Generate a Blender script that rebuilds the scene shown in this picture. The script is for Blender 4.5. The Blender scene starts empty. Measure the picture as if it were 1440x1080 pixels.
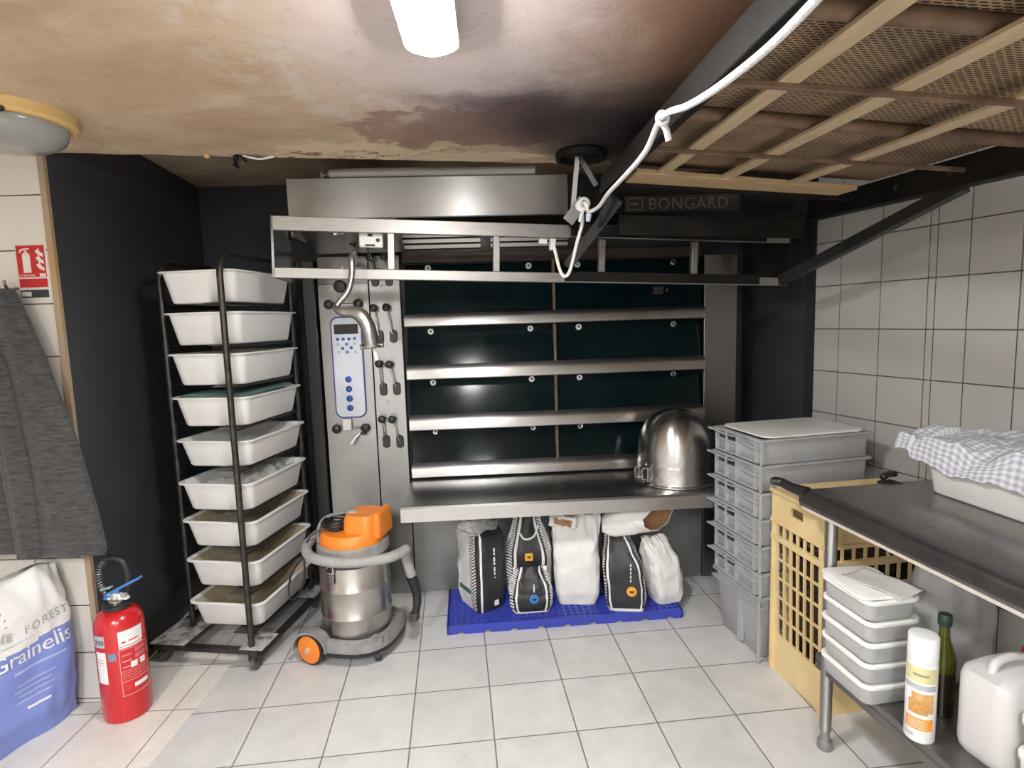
import bpy, bmesh, math, random
from mathutils import Vector, Matrix, noise
random.seed(7)
C = bpy.context.scene.collection
PI = math.pi
V = Vector
def rad(a): return math.radians(a)

# ------------------------------------------------------------------ materials
MATS = {}
def nd(nt, t, **k):
    n = nt.nodes.new(t)
    for a, v in k.items():
        if a.startswith('i_'):
            n.inputs[a[2:].replace('_', ' ')].default_value = v
        else: setattr(n, a, v)
    return n
def rgba(c): return (c[0], c[1], c[2], 1)
def mat(name, col, rough=.5, metal=0, col2=None, scale=6, detail=4, contrast=(.35, .65), bump=0, bscale=None,
        stretch=None, rvar=.0, tangent=None, emit=None, estr=0, trans=0, spec=.5, alpha=1, sheen=0, coat=0, sss=0, aniso=0):
    if name in MATS: return MATS[name]
    m = bpy.data.materials.new(name); m.use_nodes = True
    nt = m.node_tree; b = nt.nodes['Principled BSDF']; L = nt.links.new
    tc = nd(nt, 'ShaderNodeTexCoord')
    mp = nd(nt, 'ShaderNodeMapping'); L(tc.outputs['Object'], mp.inputs[0])
    if stretch: mp.inputs['Scale'].default_value = stretch
    nz = nd(nt, 'ShaderNodeTexNoise', i_Scale=scale, i_Detail=detail, i_Roughness=.6); L(mp.outputs[0], nz.inputs['Vector'])
    cr = nd(nt, 'ShaderNodeValToRGB'); L(nz.outputs[0], cr.inputs[0])
    c2 = col2 or tuple(x * .88 for x in col)
    cr.color_ramp.elements[0].position = contrast[0]; cr.color_ramp.elements[1].position = contrast[1]
    cr.color_ramp.elements[0].color = rgba(c2); cr.color_ramp.elements[1].color = rgba(col)
    L(cr.outputs[0], b.inputs['Base Color'])
    b.inputs['Roughness'].default_value = rough; b.inputs['Metallic'].default_value = metal
    b.inputs['Specular IOR Level'].default_value = spec
    if rvar:
        mr = nd(nt, 'ShaderNodeMapRange'); L(nz.outputs[0], mr.inputs[0])
        mr.inputs[1].default_value = .3; mr.inputs[2].default_value = .7
        mr.inputs[3].default_value = max(.02, rough - rvar); mr.inputs[4].default_value = min(1, rough + rvar)
        L(mr.outputs[0], b.inputs['Roughness'])
    if bump:
        n2 = nz
        if bscale:
            n2 = nd(nt, 'ShaderNodeTexNoise', i_Scale=bscale, i_Detail=4); L(mp.outputs[0], n2.inputs['Vector'])
        bp = nd(nt, 'ShaderNodeBump', i_Strength=bump, i_Distance=.01); L(n2.outputs[0], bp.inputs['Height'])
        L(bp.outputs[0], b.inputs['Normal'])
    if emit:
        b.inputs['Emission Color'].default_value = rgba(emit); b.inputs['Emission Strength'].default_value = estr
    if trans: b.inputs['Transmission Weight'].default_value = trans; b.inputs['IOR'].default_value = 1.45
    if alpha < 1: b.inputs['Alpha'].default_value = alpha
    if sheen: b.inputs['Sheen Weight'].default_value = sheen
    if coat: b.inputs['Coat Weight'].default_value = coat; b.inputs['Coat Roughness'].default_value = .1
    if sss: b.inputs['Subsurface Weight'].default_value = sss; b.inputs['Subsurface Radius'].default_value = (.02, .02, .02)
    if aniso:
        b.inputs['Anisotropic'].default_value = aniso
        if tangent == 'Z':
            b.inputs['Anisotropic Rotation'].default_value = .25
            tg = nd(nt, 'ShaderNodeTangent', direction_type='RADIAL', axis='Z'); L(tg.outputs[0], b.inputs['Tangent'])
        elif tangent:
            tv = nd(nt, 'ShaderNodeCombineXYZ')
            for k in range(3): tv.inputs[k].default_value = tangent[k]
            L(tv.outputs[0], b.inputs['Tangent'])
    MATS[name] = m
    return m
def floor_mat():
    m = bpy.data.materials.new('floor_tiles'); m.use_nodes = True
    nt = m.node_tree; b = nt.nodes['Principled BSDF']; L = nt.links.new
    tc = nd(nt, 'ShaderNodeTexCoord'); S = .3328
    def tiles(c1, c2, mortar, rot, off):
        mp = nd(nt, 'ShaderNodeMapping'); L(tc.outputs['Object'], mp.inputs[0])
        mp.inputs['Rotation'].default_value = (0, 0, rot); mp.inputs['Location'].default_value = (off[0], off[1], 0)
        br = nd(nt, 'ShaderNodeTexBrick', offset=0, squash=1)
        br.inputs['Scale'].default_value = 1; br.inputs['Brick Width'].default_value = S; br.inputs['Row Height'].default_value = S
        br.inputs['Mortar Size'].default_value = .0032; br.inputs['Mortar Smooth'].default_value = .3; br.inputs['Bias'].default_value = 0
        br.inputs['Color1'].default_value = rgba(c1); br.inputs['Color2'].default_value = rgba(c2); br.inputs['Mortar'].default_value = rgba(mortar)
        L(mp.outputs[0], br.inputs['Vector']); return br
    g = tiles((.66, .65, .64), (.62, .61, .60), (.20, .185, .17), 0, (0, 0))
    w = tiles((.80, .765, .71), (.76, .725, .67), (.30, .26, .22), .07, (.05, .055))
    # boundary between the grey and the cream tiles
    sp = nd(nt, 'ShaderNodeSeparateXYZ'); L(tc.outputs['Object'], sp.inputs[0])
    # world x = x0 + x cos a - y sin a
    a = .0985
    m1 = nd(nt, 'ShaderNodeMath', operation='MULTIPLY'); L(sp.outputs[0], m1.inputs[0]); m1.inputs[1].default_value = math.cos(a)
    m2 = nd(nt, 'ShaderNodeMath', operation='MULTIPLY_ADD'); L(sp.outputs[1], m2.inputs[0]); m2.inputs[1].default_value = -math.sin(a); L(m1.outputs[0], m2.inputs[2])
    lt = nd(nt, 'ShaderNodeMath', operation='LESS_THAN'); L(m2.outputs[0], lt.inputs[0]); lt.inputs[1].default_value = -1.43 + .1448
    mx = nd(nt, 'ShaderNodeMix', data_type='RGBA'); L(lt.outputs[0], mx.inputs[0]); L(g.outputs[0], mx.inputs[6]); L(w.outputs[0], mx.inputs[7])
    # dirt
    n1 = nd(nt, 'ShaderNodeTexNoise', i_Scale=5, i_Detail=7, i_Roughness=.65); L(tc.outputs['Object'], n1.inputs['Vector'])
    r1 = nd(nt, 'ShaderNodeMapRange'); L(n1.outputs[0], r1.inputs[0]); r1.inputs[1].default_value = .3; r1.inputs[2].default_value = .7; r1.inputs[3].default_value = .86; r1.inputs[4].default_value = 1.06
    n3 = nd(nt, 'ShaderNodeTexNoise', i_Scale=90, i_Detail=3); L(tc.outputs['Object'], n3.inputs['Vector'])
    r3 = nd(nt, 'ShaderNodeMapRange'); L(n3.outputs[0], r3.inputs[0]); r3.inputs[1].default_value = .3; r3.inputs[2].default_value = .7; r3.inputs[3].default_value = .95; r3.inputs[4].default_value = 1.03
    mm = nd(nt, 'ShaderNodeMath', operation='MULTIPLY'); L(r1.outputs[0], mm.inputs[0]); L(r3.outputs[0], mm.inputs[1])
    vm = nd(nt, 'ShaderNodeVectorMath', operation='SCALE'); L(mx.outputs[2], vm.inputs[0]); L(mm.outputs[0], vm.inputs['Scale'])
    L(vm.outputs[0], b.inputs['Base Color'])
    b.inputs['Roughness'].default_value = .42
    mf = nd(nt, 'ShaderNodeMix', data_type='FLOAT'); L(lt.outputs[0], mf.inputs[0]); L(g.outputs['Fac'], mf.inputs[2]); L(w.outputs['Fac'], mf.inputs[3])
    iv = nd(nt, 'ShaderNodeMath', operation='SUBTRACT'); iv.inputs[0].default_value = 1; L(mf.outputs[0], iv.inputs[1])
    bp = nd(nt, 'ShaderNodeBump', i_Strength=.5, i_Distance=.003); L(iv.outputs[0], bp.inputs['Height']); L(bp.outputs[0], b.inputs['Normal'])
    return m
def ceiling_mat():
    m = bpy.data.materials.new('stained_plaster'); m.use_nodes = True
    nt = m.node_tree; b = nt.nodes['Principled BSDF']; L = nt.links.new
    tc = nd(nt, 'ShaderNodeTexCoord'); P0 = tc.outputs['Object']
    def noise_(sc, det=6, rough=.6, dist=0, st=None):
        src = P0
        if st:
            mp = nd(nt, 'ShaderNodeMapping'); L(P0, mp.inputs[0]); mp.inputs['Scale'].default_value = st; src = mp.outputs[0]
        n = nd(nt, 'ShaderNodeTexNoise', i_Scale=sc, i_Detail=det, i_Roughness=rough, i_Distortion=dist); L(src, n.inputs['Vector']); return n
    warp = noise_(3.0, 6, .62)
    sub = nd(nt, 'ShaderNodeVectorMath', operation='SUBTRACT'); L(warp.outputs['Color'], sub.inputs[0]); sub.inputs[1].default_value = (.5, .5, .5)
    def blob(cx, cy, rx, ry, soft0, soft1, amt=.5, rot=0):
        sc = nd(nt, 'ShaderNodeVectorMath', operation='SCALE'); L(sub.outputs[0], sc.inputs[0]); sc.inputs['Scale'].default_value = amt
        ad = nd(nt, 'ShaderNodeVectorMath', operation='ADD'); L(P0, ad.inputs[0]); L(sc.outputs[0], ad.inputs[1])
        s0 = nd(nt, 'ShaderNodeVectorMath', operation='SUBTRACT'); L(ad.outputs[0], s0.inputs[0]); s0.inputs[1].default_value = (cx, cy, 2.4)
        mp = nd(nt, 'ShaderNodeMapping'); mp.inputs['Rotation'].default_value = (0, 0, rot); L(s0.outputs[0], mp.inputs[0])
        ml = nd(nt, 'ShaderNodeVectorMath', operation='MULTIPLY'); L(mp.outputs[0], ml.inputs[0]); ml.inputs[1].default_value = (1 / rx, 1 / ry, 0)
        ln = nd(nt, 'ShaderNodeVectorMath', operation='LENGTH'); L(ml.outputs[0], ln.inputs[0])
        mr = nd(nt, 'ShaderNodeMapRange'); mr.interpolation_type = 'SMOOTHSTEP'; L(ln.outputs['Value'], mr.inputs[0])
        mr.inputs[1].default_value = soft0; mr.inputs[2].default_value = soft1; mr.inputs[3].default_value = 1; mr.inputs[4].default_value = 0
        return mr.outputs[0]
    def mix(f, a, c):
        mx = nd(nt, 'ShaderNodeMix', data_type='RGBA'); 
        if isinstance(f, float): mx.inputs[0].default_value = f
        else: L(f, mx.inputs[0])
        if isinstance(a, tuple): mx.inputs[6].default_value = rgba(a)
        else: L(a, mx.inputs[6])
        if isinstance(c, tuple): mx.inputs[7].default_value = rgba(c)
        else: L(c, mx.inputs[7])
        return mx.outputs[2]
    def ramp(src, lo, hi):
        mr = nd(nt, 'ShaderNodeMapRange'); L(src, mr.inputs[0]); mr.inputs[1].default_value = lo; mr.inputs[2].default_value = hi; return mr.outputs[0]
    def mul(a, c):
        q = nd(nt, 'ShaderNodeMath', operation='MULTIPLY'); L(a, q.inputs[0])
        if isinstance(c, float): q.inputs[1].default_value = c
        else: L(c, q.inputs[1])
        return q.outputs[0]
    n_big = noise_(1.6, 7, .65, .8, (1, 1.6, 1)); n_mid = noise_(5, 8, .7, .5); n_fine = noise_(26, 6, .7)
    base = mix(ramp(n_big.outputs[0], .38, .66), (.50, .36, .23), (.68, .54, .38))
    base = mix(mul(ramp(n_mid.outputs[0], .48, .68), .55), base, (.38, .265, .165))
    # greyish pink, with the glow round the lamp put into the colour
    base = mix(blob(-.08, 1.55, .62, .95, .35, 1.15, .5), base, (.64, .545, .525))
    # browned area to the right
    base = mix(blob(.85, 1.5, .75, 1.1, .45, 1.1, .5), base, (.30, .17, .11))
    # soot over the oven mouth
    # bared brown undercoat, hard edged
    hard = mul(ramp(n_mid.outputs[0], .50, .57), .62)
    base = mix(mul(blob(-.10, 2.30, .72, .40, .58, .66, .75), .8), base, (.30, .175, .135))
    base = mix(mul(blob(.36, 2.32, .86, .62, .12, 1.05, .6, rad(-14)), .97), base, (.034, .022, .026))
    base = mix(mul(blob(.52, 2.58, .36, .55, .35, 1.0, .3), .92), base, (.02, .015, .016))
    base = mix(mul(blob(.0, 2.05, .40, .12, .2, 1.1, .35, rad(-8)), .75), base, (.075, .05, .065))
    base = mix(mul(blob(-.66, 2.56, .62, .22, .58, .68, .6), .8), base, (.72, .58, .40))
    base = mix(mul(blob(-.10, 2.72, .50, .09, .62, .7, .3), .8), base, (.66, .52, .36))
    base = mix(mul(blob(-.85, 2.56, .13, .05, .55, .62, .35), .8), base, (.24, .11, .06))
    base = mix(mul(blob(-.60, 1.75, .26, .75, .5, .95, .6, rad(20)), hard), base, (.70, .62, .55))
    base = mix(mul(ramp(n_fine.outputs[0], .60, .70), .35), base, (.20, .13, .08))
    base = mix(mul(mul(blob(-.9, 2.62, 1.1, .10, .5, .9, .3), ramp(n_fine.outputs[0], .50, .60)), .75), base, (.13, .07, .04))
    L(base, b.inputs['Base Color']); b.inputs['Roughness'].default_value = .7
    bp = nd(nt, 'ShaderNodeBump', i_Strength=.35, i_Distance=.02); L(n_mid.outputs[0], bp.inputs['Height']); L(bp.outputs[0], b.inputs['Normal'])
    return m
def hatch_mat(name, ca, cb, vec=(0, 0, 1), scale=60, thr=.5, rough=.6, warp=0):
    """Two-colour stripes along a direction given in object coordinates."""
    if name in MATS: return MATS[name]
    m = bpy.data.materials.new(name); m.use_nodes = True
    nt = m.node_tree; b = nt.nodes['Principled BSDF']; L = nt.links.new
    tc = nd(nt, 'ShaderNodeTexCoord')
    dt = nd(nt, 'ShaderNodeVectorMath', operation='DOT_PRODUCT'); L(tc.outputs['Object'], dt.inputs[0]); dt.inputs[1].default_value = vec
    ml = nd(nt, 'ShaderNodeMath', operation='MULTIPLY'); L(dt.outputs['Value'], ml.inputs[0]); ml.inputs[1].default_value = scale
    fr = nd(nt, 'ShaderNodeMath', operation='FRACT'); L(ml.outputs[0], fr.inputs[0])
    gt = nd(nt, 'ShaderNodeMath', operation='GREATER_THAN'); L(fr.outputs[0], gt.inputs[0]); gt.inputs[1].default_value = thr
    mx = nd(nt, 'ShaderNodeMix', data_type='RGBA'); L(gt.outputs[0], mx.inputs[0]); mx.inputs[6].default_value = rgba(ca); mx.inputs[7].default_value = rgba(cb)
    L(mx.outputs[2], b.inputs['Base Color']); b.inputs['Roughness'].default_value = rough
    MATS[name] = m; return m
def gingham_mat():
    m = bpy.data.materials.new('gingham_cloth'); m.use_nodes = True
    nt = m.node_tree; b = nt.nodes['Principled BSDF']; L = nt.links.new
    tc = nd(nt, 'ShaderNodeTexCoord'); sp = nd(nt, 'ShaderNodeSeparateXYZ'); L(tc.outputs['UV'], sp.inputs[0])
    o = []
    for k in (0, 1):
        ml = nd(nt, 'ShaderNodeMath', operation='MULTIPLY'); L(sp.outputs[k], ml.inputs[0]); ml.inputs[1].default_value = 30
        fr = nd(nt, 'ShaderNodeMath', operation='FRACT'); L(ml.outputs[0], fr.inputs[0])
        gt = nd(nt, 'ShaderNodeMath', operation='GREATER_THAN'); L(fr.outputs[0], gt.inputs[0]); gt.inputs[1].default_value = .5
        o.append(gt)
    ad = nd(nt, 'ShaderNodeMath', operation='ADD'); L(o[0].outputs[0], ad.inputs[0]); L(o[1].outputs[0], ad.inputs[1])
    hf = nd(nt, 'ShaderNodeMath', operation='MULTIPLY'); L(ad.outputs[0], hf.inputs[0]); hf.inputs[1].default_value = .5
    cr = nd(nt, 'ShaderNodeValToRGB'); L(hf.outputs[0], cr.inputs[0])
    cr.color_ramp.elements[0].color = (.76, .76, .79, 1); cr.color_ramp.elements[1].color = (.40, .41, .50, 1)
    L(cr.outputs[0], b.inputs['Base Color']); b.inputs['Roughness'].default_value = .9
    nz = nd(nt, 'ShaderNodeTexNoise', i_Scale=60, i_Detail=3); L(tc.outputs['Object'], nz.inputs['Vector'])
    bp = nd(nt, 'ShaderNodeBump', i_Strength=.3, i_Distance=.01); L(nz.outputs[0], bp.inputs['Height']); L(bp.outputs[0], b.inputs['Normal'])
    return m
def mesh_board_mat():
    """Dusty brown conveyor cloth with a honeycomb of small dark holes."""
    m = bpy.data.materials.new('conveyor_mesh'); m.use_nodes = True
    nt = m.node_tree; b = nt.nodes['Principled BSDF']; L = nt.links.new
    tc = nd(nt, 'ShaderNodeTexCoord')
    br = nd(nt, 'ShaderNodeTexBrick', offset=.5); L(tc.outputs['Object'], br.inputs['Vector'])
    br.inputs['Scale'].default_value = 1; br.inputs['Brick Width'].default_value = .021; br.inputs['Row Height'].default_value = .0105
    br.inputs['Mortar Size'].default_value = .0030; br.inputs['Mortar Smooth'].default_value = .4
    br.inputs['Color1'].default_value = (.03, .018, .011, 1); br.inputs['Color2'].default_value = (.045, .027, .016, 1); br.inputs['Mortar'].default_value = (.40, .27, .155, 1)
    nz = nd(nt, 'ShaderNodeTexNoise', i_Scale=5, i_Detail=5); L(tc.outputs['Object'], nz.inputs['Vector'])
    mr = nd(nt, 'ShaderNodeMapRange'); L(nz.outputs[0], mr.inputs[0]); mr.inputs[1].default_value = .3; mr.inputs[2].default_value = .7; mr.inputs[3].default_value = .55; mr.inputs[4].default_value = 1.15
    vm = nd(nt, 'ShaderNodeVectorMath', operation='SCALE'); L(br.outputs[0], vm.inputs[0]); L(mr.outputs[0], vm.inputs['Scale'])
    L(vm.outputs[0], b.inputs['Base Color']); b.inputs['Roughness'].default_value = .8
    bp = nd(nt, 'ShaderNodeBump', i_Strength=.6, i_Distance=.004); L(br.outputs['Fac'], bp.inputs['Height']); L(bp.outputs[0], b.inputs['Normal'])
    return m

TX = (0, 0, 1)
STEEL = mat('brushed_steel', (.46, .455, .445), .36, 1, (.41, .405, .395), scale=3, detail=3, rvar=.05, aniso=.9, tangent=TX)
PANEL = mat('control_panel_steel', (.33, .327, .32), .38, 1, (.285, .28, .275), scale=3, detail=3, rvar=.05, aniso=.8, tangent=TX)
STEELH = mat('brushed_steel_across', (.46, .455, .445), .34, 1, (.40, .395, .385), scale=3, detail=3, rvar=.05, aniso=.8, tangent=TX)
STEELV = mat('brushed_drum_steel', (.60, .58, .55), .33, 1, (.50, .48, .455), scale=6, detail=4, rvar=.06, aniso=.6, tangent='Z')
STEELD = mat('worn_steel', (.42, .415, .41), .33, 1, (.30, .295, .29), scale=3.5, detail=6, rvar=.09)
SHELF = mat('loading_shelf_steel', (.50, .495, .49), .30, 1, (.44, .435, .43), scale=3, detail=4, contrast=(.2, .8), rvar=.03)
STEELG = mat('dull_grey_steel', (.36, .36, .355), .48, .8, (.27, .27, .265), scale=4, rvar=.06)
ALU = mat('pale_frame_steel', (.37, .355, .335), .42, .85, (.31, .295, .275), scale=6, stretch=(1, 12, 12), rvar=.05)
CHROME = mat('polished_steel', (.60, .59, .58), .2, 1, (.54, .53, .52), scale=3, rvar=.04)
BOWL = mat('spun_steel', (.58, .57, .56), .27, 1, (.52, .51, .50), scale=3, rvar=.04, aniso=.7, tangent='Z')
BLACKM = mat('black_steel', (.018, .018, .019), .42, .3, (.032, .03, .029), scale=9, rvar=.08, bump=.05)
BLACKP = mat('black_plastic', (.012, .012, .013), .4, 0, (.02, .02, .02), scale=20)
SOOT = mat('sooty_black_steel', (.007, .0065, .006), .62, 0, (.015, .0125, .0105), scale=7, bump=.1, spec=.2)
RACKM = mat('dark_rack_steel', (.085, .075, .07), .42, .8, (.045, .04, .036), scale=22, rvar=.1, bump=.08)
DUSTY = mat('floured_steel', (.50, .49, .47), .75, .1, (.14, .13, .12), scale=30, contrast=(.35, .55))
GLASS = mat('dark_oven_glass', (.003, .011, .013), .13, 0, (.002, .006, .008), scale=2, spec=.16, rvar=.05)
WHITEP = mat('white_tub_plastic', (.80, .795, .775), .38, 0, (.76, .75, .73), scale=4, sss=.05)
TUBIN = mat('stained_tub_inside', (.50, .43, .30), .6, 0, (.38, .32, .21), scale=8)
GREYP = mat('grey_crate_plastic', (.42, .425, .435), .42, 0, (.38, .385, .395), scale=6)
YELP = mat('yellow_crate_plastic', (.78, .61, .33), .5, 0, (.70, .52, .25), scale=5)
BLUEP = mat('blue_pallet_plastic', (.035, .06, .45), .45, 0, (.04, .055, .36), scale=10)
ORANGE = mat('orange_plastic', (.86, .25, .02), .42, 0, (.78, .22, .03), scale=12)
GREYV = mat('grey_vacuum_plastic', (.26, .255, .25), .55, 0, (.17, .165, .16), scale=14, contrast=(.3, .6))
HOSE = mat('grey_hose', (.36, .36, .35), .5, 0, (.30, .30, .29), scale=20)
RED = mat('extinguisher_red', (.55, .015, .02), .24, 0, (.50, .012, .018), scale=3, coat=.3)
BLUEH = mat('blue_handle', (.05, .20, .55), .4)
ROPE = mat('white_rope', (.80, .79, .77), .85, 0, (.62, .61, .6), scale=160, bump=.5)
WOODT = mat('old_tan_wood', (.56, .40, .23), .65, 0, (.42, .28, .14), scale=4, stretch=(1, 14, 14))
STRAP = mat('tan_slat', (.52, .40, .25), .6, 0, (.44, .33, .20), scale=9, stretch=(8, 1, 8))
ROD = mat('dusty_roller', (.22, .14, .09), .6, .2, (.12, .075, .045), scale=12)
DARKW = mat('charcoal_wall_paint', (.058, .060, .070), .5, 0, (.048, .050, .059), scale=3, bump=.03, bscale=70)
DARKB = mat('dark_skirting', (.075, .075, .078), .40, .5, (.055, .055, .057), scale=4)
TILE = mat('white_wall_tile', (.49, .478, .458), .2, 0, (.455, .443, .424), scale=2.5)
TILEL = mat('cream_wall_tile', (.68, .65, .60), .2, 0, (.64, .61, .56), scale=2.5)
GROUT = mat('dark_grout', (.10, .075, .06), .9)
JAMB = mat('brown_corner_trim', (.40, .25, .12), .7, 0, (.34, .29, .23), scale=4, stretch=(3, 3, 1))
PLASTER = mat('old_plaster', (.58, .54, .48), .8, 0, (.5, .46, .40), scale=3)
NICHE = mat('sooty_niche_plaster', (.62, .49, .35), .8, 0, (.34, .25, .18), scale=2.2, contrast=(.4, .62))
PAPERW = mat('white_paper_sack', (.80, .79, .77), .7, 0, (.73, .72, .70), scale=9, bump=.25, bscale=22)
PAPERB = mat('black_sack_print', (.018, .018, .02), .5, 0, (.03, .03, .032), scale=14, bump=.2, bscale=30)
PAPERBR = mat('brown_kraft_paper', (.36, .21, .11), .8, 0, (.28, .15, .075), scale=9, bump=.2)
HATCH = hatch_mat('diagonal_sack_hatching', (.78, .77, .75), (.03, .03, .03), (.7, .7, .75), 75, .55)
ROWS = hatch_mat('printed_line_rows', (.80, .79, .77), (.60, .60, .60), (0, 0, 1), 62, .72)
SACKBL = mat('blue_sack_print', (.22, .29, .66), .55, 0, (.19, .26, .60), scale=5, bump=.25, bscale=14)
BADGEO = mat('orange_badge', (.88, .42, .04), .5)
BADGEB = mat('blue_badge', (.05, .20, .55), .5)
WHITE = mat('white_print', (.82, .82, .81), .6)
NAVY = mat('navy_print', (.03, .05, .25), .5)
INK = mat('dark_ink', (.03, .03, .03), .6)
CREAMG = mat('pale_green_print', (.05, .16, .12), .6)
KNIT = mat('grey_marled_knit', (.072, .070, .069), .95, 0, (.030, .029, .029), scale=22, stretch=(1, 1, 5), bump=.5, bscale=60, sheen=.2)
TEAL = mat('teal_plastic', (.16, .27, .26), .4, 0, (.12, .22, .21), scale=6)
FILM = mat('crumpled_clear_film', (.62, .61, .59), .25, 0, (.50, .49, .47), scale=14, alpha=.55, bump=.5)
BAGW = mat('milky_plastic_bag', (.62, .61, .60), .35, 0, (.44, .43, .42), scale=6, bump=.3, trans=.15)
CLEARP = mat('translucent_box_plastic', (.60, .60, .595), .35, 0, (.66, .66, .65), scale=5, trans=.35)
LIDP = mat('white_lid_plastic', (.84, .83, .80), .35, 0, (.80, .79, .76), scale=5)
HDPE = mat('milky_jerrycan', (.74, .72, .71), .4, 0, (.68, .66, .65), scale=4, trans=.2, sss=.1)
OLIVE = mat('olive_bottle_glass', (.10, .11, .01), .12, 0, (.07, .075, .008), scale=3, trans=.3, spec=.7)
OLIVED = mat('dark_oil', (.018, .016, .004), .14, 0, (.014, .012, .003), scale=3)
CAPG = mat('dark_green_cap', (.015, .035, .028), .4)
REDC = mat('red_cap', (.75, .03, .02), .4)
SPRAYW = mat('white_can_paint', (.86, .86, .86), .3)
LBLY = mat('pale_yellow_label', (.72, .66, .33), .5)
LBLO = mat('orange_label', (.86, .33, .05), .5)
BREAD = mat('printed_bread', (.52, .26, .07), .6, 0, (.66, .42, .18), scale=60)
LBLK = mat('grey_label', (.45, .47, .50), .5)
LAMPON = mat('lit_diffuser', (1, 1, 1), .4, emit=(1.0, .985, .97), estr=95)
LAMPOFF = mat('lamp_glass', (.62, .62, .60), .12, 0, (.55, .55, .53), scale=4, trans=.55)
LAMPB = mat('yellowed_lamp_base', (.70, .50, .22), .6, 0, (.62, .40, .14), scale=9)
TABLET = mat('dark_worktop_steel', (.30, .28, .27), .26, .85, (.24, .222, .215), scale=3, detail=4, contrast=(.2, .8), rvar=.05)
PANELW = mat('membrane_panel', (.70, .74, .82), .3, 0, (.66, .70, .78), scale=3)
BTNB = mat('blue_button', (.03, .10, .42), .25)
BTNR = mat('teal_button', (.06, .22, .36), .35)
BTNG = mat('faint_button', (.50, .55, .60), .35)
SCREEN = mat('black_screen', (.01, .01, .012), .12)
BRAIDED = hatch_mat('braided_hose', (.46, .44, .41), (.24, .22, .20), (1, .5, .9), 90, .5, .45)
LBLS = mat('dark_sign_plate', (.045, .04, .036), .5, 0, (.03, .027, .025), scale=12)
SIGNR = mat('sign_red', (.52, .02, .025), .4)
SIGNW = mat('sign_white', (.72, .69, .63), .45)
SIGNK = mat('sign_black', (.05, .05, .06), .45)

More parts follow.
